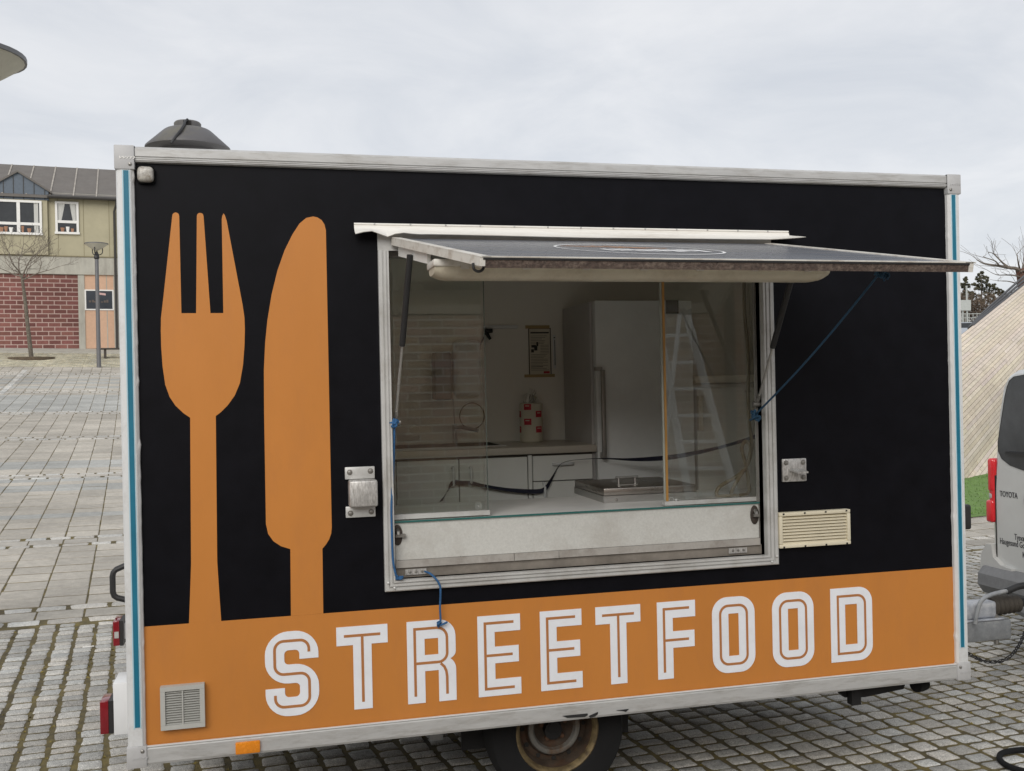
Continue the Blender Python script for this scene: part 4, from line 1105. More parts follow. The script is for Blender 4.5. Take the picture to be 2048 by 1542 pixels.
# other walls, roof, floor
p = MB(); p.box(.012, .045, .046, D - .01, ZB + .02, ZT - .02); p.box(W - .045, W - .012, .046, D - .01, ZB + .02, ZT - .02); p.box(.046, W - .046, D - .045, D - .01, ZB + .02, ZT - .02)
p.build('wall', M['white_paint'], TR)
p = MB(); p.box(.05, W - .05, D - .052, D - .046, ZB + .06, ZT - .06); p.box(.046, .052, .05, D - .053, ZB + .06, ZT - .06); p.box(W - .052, W - .046, .05, D - .053, ZB + .06, ZT - .06)
p.box(.053, HX0 - .02, .046, .05, ZB + .06, ZT - .06); p.box(HX1 + .02, W - .053, .046, .05, ZB + .06, ZT - .06); p.box(HX0 - .02, HX1 + .02, .046, .05, HZ1 + .01, ZT - .06); p.box(HX0 - .02, HX1 + .02, .046, .05, ZB + .06, HZ0 - .01)
p.build('inner_lining', M['wall_in'], TR)
p = MB(); p.box(.053, W - .053, .051, D - .053, ZT - .075, ZT - .06); p.build('ceiling', M['ceil_in'], TR)
p = MB(); p.box(.01, W - .01, .01, D - .01, ZT - .055, ZT - .005); p.build('roof', M['white_paint'], TR)
p = MB(); p.box(.03, W - .03, .05, D - .03, ZB + .005, ZB + .05); p.build('floor', M['floor_in'], TR)
# edge rails
def rail(z0, z1, grooves, nm, mt):
    prof = [(.012, z0), (-.006, z0 + .003), (-.010, z0 + .012)]
    for gz_ in grooves: prof += [(-.010, gz_ - .003), (-.0055, gz_ - .001), (-.0055, gz_ + .001), (-.010, gz_ + .003)]
    prof += [(-.010, z1 - .008), (-.004, z1), (.05, z1), (.05, z0)]
    b = MB(); b.prism(prof, .058, W - .058, lambda q, a: Vector((a, q[0], q[1]))); return b.build(nm, mt, TR)
rail(2.744, 2.803, (2.755, 2.764), 'top_rail', M['alu'])
rail(.497, .567, (), 'bottom_rail', M['alu'])
p = MB(); p.box(.06, W - .06, -.011, -.002, .5675, .5715); p.build('seal_strip', M['seal'], TR)
p = MB()
for s_ in (0, 1):
    for zz in (0, 1): pass
p.prism([(0, 2.744), (0, 2.80), (.04, 2.803), (.04, 2.744)], .06, D - .0, lambda q, a: Vector((q[0] - .006, a, q[1]))); p.prism([(W - .034, 2.744), (W - .034, 2.803), (W + .006, 2.80), (W + .006, 2.744)], .06, D, lambda q, a: Vector((q[0], a, q[1])))
p.prism([(0, .50), (0, .567), (.04, .567), (.04, .50)], .06, D, lambda q, a: Vector((q[0] - .006, a, q[1]))); p.prism([(W - .034, .50), (W - .034, .567), (W + .006, .567), (W + .006, .50)], .06, D, lambda q, a: Vector((q[0], a, q[1])))
p.build('side_rail', M['alu'], TR)
rw = random.Random(4)
for side in (0, 1):
    X = lambda x: (x if side == 0 else W - x)
    b = MB(); prof = [(.0, .06), (.0, .0), (.006, -.010), (.020, -.0125), (.052, -.0125), (.060, -.006), (.060, .012), (.012, .014), (.012, .06)]
    b.prism([(X(q[0]), q[1]) for q in prof], .575, 2.715, lambda q, a: Vector((q[0], q[1], a))); po = b.build('corner_post', M['post_white'], TR)
    b = MB(); b.box(min(X(.028), X(.045)), max(X(.028), X(.045)), -.0148, -.0122, .645, 2.712); so = b.build('teal_stripe', M['teal'], po)
    b = MB(); b.box(min(X(.0235), X(.027)), max(X(.0235), X(.027)), -.0142, -.0122, .64, 2.713); b.box(min(X(.0458), X(.0488)), max(X(.0458), X(.0488)), -.0142, -.0122, .64, 2.713); b.build('pale_edge', M['film'], po)
    # ragged bead of sealant along the inner edge
    A, B_, C_ = [], [], []
    n = 90
    for i in range(n + 1):
        z = .575 + 2.14 * i / n; wv = .062 + abs(rw.gauss(0, .0008)) + (.003 if rw.random() < .03 else 0)
        A.append(Vector((X(.056), -.0128, z))); B_.append(Vector((X(wv), -.004, z))); C_.append(Vector((X(wv + .001), yp, z)))
    b = MB(); b.quadstrip(A, B_); b.quadstrip(B_, C_); b.build('sealant_bead', M['seal'], po)
    for (z0, z1, nm) in ((2.7155, 2.806, 'top'), (.494, .5745, 'bottom')):
        b = MB(); x0, x1 = sorted((X(-.004), X(.067))); b.rbox(x0, x1, -.0165, .07, z0, z1, .004, 2); co = b.build('corner_cap', M['cap'], TR)
        xr, zr = X(.052), (2.735 if nm == 'top' else .556)
        b = MB(); b.lathe([(.0075, 0), (.0065, .003), (.003, .005), (.001, .0055)], Matrix.Translation((xr, -.0163, zr)) @ rot_to((0, -1, 0)), 12); b.build('rivet', M['bolt'], co)
        zt_ = 2.754 if nm == 'top' else .5245
        text('embossed_mark', 'wm', .021, Matrix.Translation((X(.038) if side == 0 else X(.030), -.0168, zt_)) @ front(0), M['white_paint'] if nm == 'top' and side == 0 else M['cap'], co, .0012, sx=1.9, shear=.35)
        if nm == 'top':
            b = MB(); x0, x1 = sorted((X(.0672), X(.0682))); b.box(x0, x1, -.0112, .0, z0 + .03, z1 - .002); b.build('joint_line', M['dark_hole'], co)
# hatch frame (three aluminium sides with grooves), mitred
FX0, FX1, FZ0, FZ1 = .963, 2.672, 1.083, 2.425
def frame_side(a0, a1, b0, b1, nm):
    """a: outer corner pair, b: inner corner pair, in (x, z)"""
    steps = [(0, .008), (0, -.016), (.1, -.020), (.34, -.020), (.36, -.014), (.46, -.014), (.48, -.022), (.70, -.022), (.72, -.016), (.80, -.016), (.82, -.023), (.97, -.023), (1, -.019), (1, .05)]
    b = MB(); L_ = []
    for (e0, e1) in ((a0, b0), (a1, b1)):
        L_.append([Vector((e0[0] + (e1[0] - e0[0]) * t, y, e0[1] + (e1[1] - e0[1]) * t)) for t, y in steps])
    b.quadstrip(L_[0], L_[1])
    b.add(L_[0], [tuple(range(len(steps)))]); b.add(L_[1], [tuple(range(len(steps)))])
    return b.build(nm, M['alu_frame'], TR)
fr_l = frame_side((FX0, FZ0), (FX0, FZ1), (HX0, HZ0), (HX0, FZ1), 'hatch_frame')
fr_b = frame_side((FX0, FZ0), (FX1, FZ0), (HX0, HZ0), (HX1, HZ0), 'hatch_frame')
fr_r = frame_side((FX1, FZ0), (FX1, FZ1), (HX1, HZ0), (HX1, FZ1), 'hatch_frame')
for x, z in ((FX0 + .012, FZ0 + .036), (FX0 + .036, FZ0 + .014), (FX1 - .012, FZ0 + .036), (FX1 - .036, FZ0 + .014)):
    b = MB(); b.lathe([(.006, 0), (.0055, .003), (.003, .005), (.001, .0055)], Matrix.Translation((x, -.0215, z)) @ rot_to((0, -1, 0)), 10); b.build('rivet', M['alu_frame'], fr_b)
# jambs of the opening
p = MB(); p.box(HX0 - .0, HX0 + .006, .046, .075, HZ0, HZ1); p.box(HX1 - .008, HX1, .046, .060, HZ0, HZ1); p.box(HX0 + .008, HX1 - .010, .05, .10, HZ1 - .02, HZ1 + .008)
p.build('jamb', mat('anodised_jamb', (.27, .26, .24), .45, metal=.3, var=.15), TR)
# sill: panel, lower profile, trough
p = MB(); p.box(HX0 + .008, HX1 - .012, .034, .052, 1.196, 1.345); sp_ = p.build('sill_panel', M['sill_panel'], TR)
p = MB(); p.box(HX0 + .008, 1.497, .024, .0335, 1.166, 1.195); p.box(1.499, 1.688, .0225, .0335, 1.166, 1.195); p.box(1.690, HX1 - .012, .024, .0335, 1.166, 1.195); p.build('sill_profile', M['sill_metal'], TR)
p = MB(); p.box(HX0, HX1, .036, .07, HZ0 - .01, 1.165); p.build('sill_trough', mat('grimy_trough', (.24, .215, .185), .6, metal=.2, var=.25, stain=(.1, .08, .06), stain_amt=.6), TR)
for x0 in (1.05, 2.46):
    p = MB(); p.box(x0, x0 + .085, .030, .0355, 1.135, 1.158); hp = p.build('hinge_plate', M['worn_alu'], TR)
    for k in range(3):
        b = MB(); b.lathe([(.006, 0), (.005, .003), (.001, .004)], Matrix.Translation((x0 + .018 + .025 * k, .0298, 1.1465)) @ rot_to((0, -1, 0)), 8); b.build('screw', M['bolt'], hp)
p = MB(); p.box(HX0 + .006, HX1 - .010, .026, .0335, 1.346, 1.353); p.build('glass_edge', M['green_edge'], TR)
for x in (1.022, 2.585):
    b = MB(); T = Matrix.Translation((x, .033, 1.297)) @ rot_to((0, -1, 0)) @ Matrix.Diagonal((.020, .042, 1, 1)); b.lathe([(1, 0), (.98, .004), (.8, .006)], T, 18); lo = b.build('sill_lock', M['lock_iron'], TR)
    b = MB(); b.box(x - .010, x + .030 if x < 2 else x + .012, .012, .027, 1.290, 1.302); b.tube([(x, .028, 1.318), (x, .016, 1.31), (x, .014, 1.30)], .008, 6); b.build('latch', M['bolt'], lo)
# drip strip over the hatch
DX0, DX1 = .872, 2.757; n = 60; rws = []
prof = [(.004, 2.5355, 0), (-.006, 2.5345, 0), (-.0075, 2.529, 0), (-.003, 2.5265, 0), (-.0035, 2.524, 0), (-.009, 2.523, 0), (-.0105, 2.514, .0), (-.018, 2.5075, .3), (-.034, 2.499, .7), (-.055, 2.490, 1.0)]
for (dy, z, fl) in prof:
    r_ = []
    for i in range(n + 1):
        f = i / n; x = DX0 + (DX1 - DX0) * f; wl_ = max(0, 1 - f / .16); wr = max(0, (f - .93) / .07)
        zz = z + fl * (.010 * math.sin(f * 75) * wl_ + (-.012) * wl_ * max(0, math.sin(f * 110 + .5)) - .006 * (1 - abs(2 * f - 1)) + .012 * wr ** 1.5)
        xx = x + fl * (wr * .055)
        r_.append(Vector((xx, dy - fl * .02 * wl_ * math.sin(f * 60), zz)))
    rws.append(r_)
b = MB()
for r1, r2 in zip(rws[:-1], rws[1:]): b.quadstrip(r1, r2, True)
b.quadstrip([q + Vector((0, .002, -.002)) for q in rws[-1]], rws[-1]); 
dso = b.build('drip_strip', M['drip_strip'], TR, sharp=25)
for i in range(13):
    b = MB(); x = DX0 + .08 + i * .142; b.lathe([(.004, 0), (.003, .0025), (.001, .003)], Matrix.Translation((x, -.0075, 2.531)) @ rot_to((0, -1, 0)), 8); b.build('screw', M['alu'], dso)
# gap filler above the frame, behind the strip
p = MB(); p.box(FX0, FX1, -.004, .008, 2.427, 2.522); p.build('hinge_cover', M['alu_frame'], TR)

# ---- raised flap
HL_, HR_ = Vector((1.015, -.022, 2.478)), Vector((2.660, -.022, 2.478))
FL_, FR_ = py(960, 512, -.95), py(1949, 524, -.95)
nf = (HR_ - HL_).cross(FL_ - HL_).normalized()
if nf.z < 0: nf = -nf
def fp(a, b, dn=0.0):       # a across 0..1, b from the hinge 0..1, dn below the top skin
    return (HL_.lerp(HR_, a)).lerp(FL_.lerp(FR_, a), b) - nf * dn
def fslab(mb, a0, a1, b0, b1, d0, d1):
    return mb.add([fp(a, b, d) for a in (a0, a1) for b in (b0, b1) for d in (d0, d1)], [(0, 1, 3, 2), (4, 6, 7, 5), (0, 4, 5, 1), (2, 3, 7, 6), (0, 2, 6, 4), (1, 5, 7, 3)])
p = MB(); fslab(p, .006, .994, .01, .993, .004, .006); flap = p.build('flap', M['flap_top'], TR, label='raised hatch flap, black outside')
p = MB(); fslab(p, .012, .988, .015, .985, .008, .030); p.build('underside', M['flap_under'], flap)
for a0, a1 in ((0, .02), (.98, 1.0)):
    p = MB(); fslab(p, a0, a1, 0, 1, .0, .0038); p.build('edge_trim', M['dirty_white'], flap)
p = MB(); fslab(p, 0, .010, 0, .9985, .0042, .031); p.build('side_rail', M['dirty_white'], flap)
p = MB(); fslab(p, .990, 1.0, 0, .9985, .0042, .036); p.build('side_rail', M['dirty_white'], flap)
p = MB(); fslab(p, .004, 1.004, .984, 1.0, .0, .0038); p.build('front_trim', M['dirty_white'], flap)
p = MB(); fslab(p, .011, .989, .988, .9975, .0042, .036); p.build('front_edge', M['flap_edge'], flap)
p = MB(); fslab(p, .006, .99, .9976, 1.0, .0039, .011); p.build('front_shadow_gap', M['black_plastic'], flap)
# logo on the flap: white oval ring, orange swirls, white brush lettering
def fxy(x, y):               # metres on the flap: x from the centre, y from the hinge
    return fp(.5 + x / 1.72, y / .93, -.0012 + .004)
LOGO_A, LOGO_B = .305, .25; cy_ = .46; cxl = -.075
b = MB(); N_ = 64
inn = [fxy(cxl + (LOGO_A - .009) * math.cos(2 * math.pi * i / N_), cy_ + (LOGO_B - .016) * math.sin(2 * math.pi * i / N_)) for i in range(N_ + 1)]
out_ = [fxy(cxl + LOGO_A * math.cos(2 * math.pi * i / N_), cy_ + LOGO_B * math.sin(2 * math.pi * i / N_)) for i in range(N_ + 1)]
b.quadstrip(inn, out_); b.build('logo_ring', M['logo_white'], flap)
b = MB()
for (x0, y0, x1, y1, w) in [(-.20, .34, -.02, .36, .012), (-.06, .31, .02, .40, .022), (-.01, .31, .10, .41, .026), (.04, .33, .16, .40, .014), (-.16, .30, -.06, .33, .01), (.12, .37, .2, .39, .012)]:
    q = bez([(x0, y0, 0), ((x0 + x1) / 2, (y0 + y1) / 2 + .02, 0), (x1, y1, 0)], 6)
    b.quadstrip([fxy(cxl - .04 + v.x, v.y - w / 2) for v in q], [fxy(cxl - .04 + v.x, v.y + w / 2) for v in q])
b.build('logo_swirl', M['orange'], flap)
rl = random.Random(8); b = MB(); x = -.165
while x < .20:
    w = rl.uniform(.02, .045); y0 = .47 + rl.uniform(-.012, .008); hh = rl.uniform(.085, .12)
    q = [(x, y0 + rl.uniform(-.008, .008)), (x + w, y0 + rl.uniform(-.01, .01)), (x + w * .92, y0 + hh), (x + w * .2, y0 + hh * rl.uniform(.8, 1.05))]
    b.add([fxy(cxl + a, c_) for a, c_ in q], [(0, 1, 2, 3)]); x += w + rl.uniform(.002, .012)
b.build('logo_lettering', M['logo_white'], flap)
# strut plates, cables and the tube light under the flap
for a0, a1 in ((.012, .020), (.980, .988)):
    p = MB(); fslab(p, a0, a1, .03, .40, .031, .072); pl = p.build('strut_plate', M['dirty_white'] if a0 > .5 else M['white_paint'], flap)
p = MB(); p.tube(bez([py(946, 526, -.90), py(948, 538, -.90), py(957, 543, -.90), py(966, 538, -.90), py(968, 526, -.90)], 6), .0045, 8); p.build('cable_loop', M['black_plastic'], flap)
p = MB()
for k in range(2): p.tube([fp(.045 + .03 * k, .55, .03), fp(.06 + .03 * k, .72, .055), fp(.05 + .03 * k, .8, .05)], .005, 6)
p.build('cable_clip', M['dirty_white'], flap)
yl, z_l = -.47, 2.262
x0, x1 = py(866, 550, yl).x, py(1641, 550, yl).x
p = MB(); p.rbox(x0 - .01, x1 + .01, yl - .075, yl + .075, z_l + .040, z_l + .066, .006, 2); lf = p.build('tube_light', M['dirty_white'], flap, label='grimy fluorescent tube light under the flap')
prof = [(-.068, .040), (-.064, .022), (-.05, .006), (-.03, 0), (.03, 0), (.05, .006), (.064, .022), (.068, .040)]
b = MB(); ends = [(x0 - .004, .62), (x0 + .012, .80), (x0 + .03, .95), (x0 + .05, 1.0), (x1 - .05, 1.0), (x1 - .03, .95), (x1 - .012, .80), (x1 + .004, .55)]
rws = [[Vector((x, yl + q[0] * (.85 + .15 * k), z_l + .040 - (.040 - q[1]) * k)) for q in prof] for x, k in ends]
for r1, r2 in zip(rws[:-1], rws[1:]): b.quadstrip(r1, r2, True)
b.add(rws[0], [tuple(range(8))]); b.add(rws[-1], [tuple(range(8))[::-1]])
b.build('light_cover', M['tube_cover'], lf)
for i in range(7):
    x = x0 + .10 + i * (x1 - x0 - .2) / 6; p = MB(); p.box(x - .014, x + .014, yl - .080, yl - .0755, z_l + .030, z_l + .062); p.build('cover_clip', M['dirty_white'], lf)
p = MB()
for i in range(5):
    x = x0 + .12 + i * (x1 - x0 - .24) / 4; p.box(x - .02, x + .02, yl - .05, yl + .05, z_l + .0665, 2.36)
p.build('light_bracket', M['flap_under'], lf)
# gas struts
def strut(A, B, f, lab):
    A, B = Vector(A), Vector(B); m_ = A.lerp(B, f)
    p = MB(); p.tube([A, A.lerp(m_, .96), m_], [.012, .012, .011], 12); s_ = p.build('gas_strut', M['black_plastic'], TR, label=lab)
    p = MB(); p.tube([m_, B], .0055, 8); p.build('piston_rod', M['steel'], s_)
    p = MB(); p.tube([B, B + (B - A).normalized() * .04], .008, 8); p.lathe([(.012, -.02), (.012, .02)], Matrix.Translation(B + (B - A).normalized() * .05) @ rot_to((1, 0, 0)), 12); p.build('ball_joint', M['bolt'], s_)
strut(py(820, 510, -.22), py(793, 822, -.0), .57, 'left gas strut holding up the flap')
strut(py(1588, 540, -.36), py(1519, 790, -.0), .60, 'right gas strut holding up the flap')
# sliding panes
def pane(px0, px1, y, nm, m_, lab):
    a, b_ = py(px0, 800, y).x, py(px1, 800, y).x
    p = MB(); p.box(a, b_, y - .002, y + .002, 1.374, HZ1 - .01); return p.build(nm, m_, TR, label=lab), a, b_
pn, a, b_ = pane(785, 972, .085, 'sliding_pane', M['glass'], 'left sliding glass pane mirroring bricks')
p = MB(); p.box(b_ - .0025, b_ + .0005, .0825, .0875, 1.374, HZ1 - .01); p.build('polished_edge', mat('grey_glass_edge', (.08, .1, .09), .2), pn)
q = py(957, 1012, .082)
b = MB(); T = Matrix.Translation((q.x, .0822, q.z)) @ rot_to((0, -1, 0))
for r_ in (.014, .009): b.lathe([(r_, 0), (r_, .0006), (r_ - .0011, .0006), (r_ - .0011, 0)], T, 24, caps=False)
b.lathe([(.004, 0), (.004, .0006)], T, 10); b.build('etched_mark', mat('etched_glass', (.30, .31, .30), .7), pn)
pane(788, 965, .100, 'sliding_pane', M['glass'], 'middle glass pane slid behind the left one')
pn2, a2, b2 = pane(1329, 1519, .070, 'sliding_pane', M['glass_dirty'], 'right sliding glass pane with brown edge trim')
p = MB(); p.box(a2 - .004, a2 + .006, .062, .078, 1.372, HZ1 - .02); p.build('edge_trim', M['brown_trim'], pn2)
p = MB(); p.box(a2 - .012, a2 - .0045, .066, .074, 1.372, HZ1 - .02); p.build('polished_edge', mat('pale_glass_edge', (.35, .37, .33), .2), pn2)
q = py(1343, 1000, .066)
b = MB(); T = Matrix.Translation((q.x, .0675, q.z)) @ rot_to((0, -1, 0)); b.lathe([(.012, 0), (.012, .0006), (.0102, .0006), (.0102, 0)], T, 20, caps=False); b.lathe([(.005, 0), (.005, .0006)], Matrix.Translation((.022, 0, 0)) @ T, 8); b.build('etched_mark', mat('etched_glass_faint', (.45, .46, .45), .7), pn2)
p = MB(); p.box(HX0 + .008, b_ + .004, .070, .100, 1.3535, 1.372); p.build('pane_track', M['alu_frame'], TR)
p = MB(); p.box(a2 - .012, HX1 + .015, .060, .090, 1.3535, 1.371); p.build('pane_track', M['alu_frame'], TR)
# serving counter inside the hatch
p = MB(); p.box(HX0 - .1, 3.55, .053, .62, 1.315, 1.347); p.build('serving_counter', M['counter'], TR)
# fittings on the front
p = MB(); p.rbox(.076, .134, -.030, yp, 2.670, 2.728, .016, 4); ml = p.build('marker_light', M['dirty_lens'], TR)
p = MB(); p.rbox(.072, .138, -.006, yp - .001, 2.667, 2.731, .014, 3); p.build('base', M['black_plastic'], ml)
p = MB(); p.rbox(.384, .475, -.024, -.0105, .508, .5535, .004, 2); p.build('side_reflector', M['orange_lens'], TR)
def bolts(par, pts, y, r=.009):
    for x, z in pts:
        b = MB(); b.lathe([(r * 1.5, 0), (r * 1.45, .002), (r, .0022), (r * .9, .007), (r * .3, .008)], Matrix.Translation((x, y, z)) @ rot_to((0, -1, 0)), 10); b.build('bolt', M['bolt'], par)
p = MB(); p.rbox(.817, .933, -.004, yp - .001, 1.530, 1.578, .003, 2)
lbk = p.build('lock_bracket', M['alu_frame'], TR, label='aluminium lock bracket with worn hood left of the hatch')
b = MB(); b.rbox(.817, .933, -.004, yp - .001, 1.380, 1.424, .003, 2); b.build('lower_plate', M['alu_frame'], lbk)
b = MB(); b.rbox(.828, .938, -.058, yp - .002, 1.425, 1.529, .008, 3); b.build('hood', M['worn_alu'], lbk)
bolts(lbk, ((.835, 1.558), (.916, 1.560), (.835, 1.398), (.916, 1.400)), -.004, .0075)
p = MB(); p.rbox(2.705, 2.822, -.004, yp - .001, 1.437, 1.538, .004, 2); rbk = p.build('lock_bracket', M['worn_alu'], TR, label='square lock plate with fin right of the hatch')
b = MB(); b.add([(2.733, -.004, 1.495), (2.795, -.004, 1.495), (2.80, -.055, 1.484), (2.752, -.055, 1.484), (2.733, -.004, 1.487), (2.795, -.004, 1.487), (2.80, -.055, 1.477), (2.752, -.055, 1.477)], [(0, 1, 2, 3), (7, 6, 5, 4), (0, 3, 7, 4), (3, 2, 6, 7), (2, 1, 5, 6), (1, 0, 4, 5)]); b.build('fin', M['worn_alu'], rbk)
bolts(rbk, ((2.722, 1.521), (2.805, 1.521), (2.722, 1.455), (2.805, 1.455)), -.004, .008)
# grey vent, lower left: frame, slats, middle bar
x0, x1, z0, z1 = .118, .276, .626, .787
p = MB(); t = .017
for (a, b_, c_, d_) in ((x0, x1, z0, z0 + t), (x0, x1, z1 - t, z1), (x0, x0 + t, z0 + t + .0005, z1 - t - .0005), (x1 - t, x1, z0 + t + .0005, z1 - t - .0005)): p.box(a, b_, -.020, yp - .001, c_, d_)
vg = p.build('vent_grille', M['grille_grey'], TR, label='square grey vent in the orange band')
p = MB(); p.box(x0 + t, x1 - t, -.003, yp - .0022, z0 + t, z1 - t); p.build('duct', M['dark_hole'], vg)
ns = 14
for i in range(ns):
    zz = z0 + t + (z1 - z0 - 2 * t) * (i + .5) / ns; p = MB(); p.add([(x, y, zz + dz) for x in (x0 + t, x1 - t) for y, dz in ((-.016, -.0022), (-.0035, .0028), (-.0035, .0010), (-.0155, -.0038))], [(0, 1, 5, 4), (3, 7, 6, 2), (0, 4, 7, 3)]); p.build('slat', M['grille_grey'], vg)
p = MB(); p.box((x0 + x1) / 2 - .0025, (x0 + x1) / 2 + .0025, -.0175, -.0162, z0 + t, z1 - t); p.build('middle_bar', M['grille_grey'], vg)
# cream vent right of the hatch
x0, x1, z0, z1 = 2.674, 3.021, 1.152, 1.306; t = .016
p = MB()
for (a, b_, c_, d_) in ((x0, x1, z0, z0 + t), (x0, x1, z1 - t, z1), (x0, x0 + t, z0 + t + .0005, z1 - t - .0005), (x1 - t, x1, z0 + t + .0005, z1 - t - .0005)): p.rbox(a, b_, -.024, yp - .001, c_, d_, .003, 2)
cvg = p.build('vent_grille', M['cream'], TR, label='long cream vent right of the hatch')
p = MB(); p.box(x0 + t, x1 - t, -.002, yp - .001, z0 + t, z1 - t); p.build('duct', M['dark_hole'], cvg)
ns = 9
for i in range(ns):
    zz = z0 + t + (z1 - z0 - 2 * t) * (i + .5) / ns; p = MB(); p.add([(x, y, zz + dz) for x in (x0 + t, x1 - t) for y, dz in ((-.018, -.003), (-.003, .0045), (-.003, -.0005), (-.018, -.0075))], [(0, 1, 5, 4), (3, 7, 6, 2), (0, 4, 7, 3)]); p.build('slat', M['cream'], cvg)
p = MB()
for i in range(4):
    x = x0 + .02 + i * (x1 - x0 - .04) / 3
    for zz in (z0 + .004, z1 - .006): p.box(x - .004, x + .004, -.0255, -.0235, zz - .003, zz + .004)
p.build('clip_slot', M['dark_hole'], cvg)
# lamps on the left end wall
def rear_lamp(y, pl, pb, pw, pt_, pbm, box, lab):
    """lens from pixel column pl to pb, black base to pw, between rows pt_ and pbm, in the plane Y = y"""
    a, b_, c_ = py(pl, pt_, y), py(pb, pt_, y), py(pw, pt_, y); zt, zb = a.z, py(pl, pbm, y).z
    par = TR
    if box:
        t_ = py(240, box[0], y).z; bt = py(240, box[1], y).z
        p = MB(); p.rbox(c_.x + .0005, .006, y, y + .16, bt, t_, .004, 2); p.build('lamp_box', M['white_plastic'], TR)
    else:
        p = MB(); p.box(c_.x + .0005, .006, y + .03, y + .09, (zt + zb) / 2 - .03, (zt + zb) / 2 + .03); p.build('lamp_arm', M['white_plastic'], TR)
    p = MB(); p.box(b_.x, c_.x, y, y + .11, zb, zt); bo = p.build('rear_lamp', M['black_plastic'], TR, label=lab)
    p = MB(); p.rbox(a.x, b_.x - .0005, y, y + .11, zb, zt, .004, 2); p.build('red_lens', M['red_lens'], bo)
    if not box:
        p = MB(); p.box(a.x + .006, b_.x - .004, y - .002, y - .0003, zb + (zt - zb) * .32, zb + (zt - zb) * .58); p.build('clear_lens', M['grey_lens'], bo)
rear_lamp(.17, 199, 217, 226, 1404, 1470, (1366, 1470), 'lower red rear lamp on its white box')
rear_lamp(.30, 225, 239, 246, 1243, 1293, None, 'upper red rear lamp with clear strip')
# grab handles on both end walls
def grab(x, s_, z0, z1, y, out_):
    p = MB(); p.rbox(min(x, x + s_ * .012), max(x, x + s_ * .012), y - .03, y + .03, z1 - .02, z1 + .035, .003, 2); p.rbox(min(x, x + s_ * .012), max(x, x + s_ * .012), y - .03, y + .03, z0 - .035, z0 + .02, .003, 2)
    p.tube([(x + s_ * .006, y, z1), (x + s_ * out_ * .45, y, z1 - .012), (x + s_ * out_ * .88, y, z1 - .034), (x + s_ * out_ * .97, y, z1 - .046), (x + s_ * out_, y, z1 - .062), (x + s_ * out_, y, z0 + .05), (x + s_ * out_ * .96, y, z0 + .034), (x + s_ * out_ * .86, y, z0 + .024), (x + s_ * out_ * .45, y, z0 + .008), (x + s_ * .006, y, z0 - .002)], .0125, 10); return p.build('grab_handle', M['black_plastic'], TR)
grab(-.0, -1, .985, 1.165, .62, .128)
a, b_ = py(1938, 1008, .07), py(1938, 1058, .07)
p = MB(); p.rbox(W + .007, a.x, .05, .09, b_.z, a.z, .012, 4); p.build('grab_handle', M['black_plastic'], TR)
# roof cowl
cx_, cy2 = py(376, 290, 1.0).x, 1.0
T = Matrix.Translation((cx_, cy2, 2.795))
p = MB(); p.lathe([(.13, 0), (.13, .225), (.186, .229), (.194, .235), (.193, .243), (.112, .318), (.100, .326), (.080, .331), (.058, .332)], T, 40); rv = p.build('roof_cowl', M['vent_grey'], TR, label='dark grey flat cone ventilator on the roof', sharp=50)
p = MB(); p.lathe([(.062, .331), (.062, .357), (.056, .364), (.038, .368), (.001, .369)], T, 24); p.build('cowl_top', M['vent_grey'], rv)
p = MB(); p.tube(bez([T @ Vector((.004, -.062, .362)), T @ Vector((-.006, -.085, .345)), T @ Vector((-.008, -.118, .322)), T @ Vector((-.02, -.158, .287)), T @ Vector((-.04, -.186, .25)), T @ Vector((-.06, -.20, .215))], 6), .006, 8); p.build('cowl_cable', M['black_plastic'], rv)
p = MB(); p.box(cx_ - .016, cx_ + .02, cy2 - .064, cy2 - .058, 3.13, 3.152); p.build('cowl_slot', M['dark_hole'], rv)
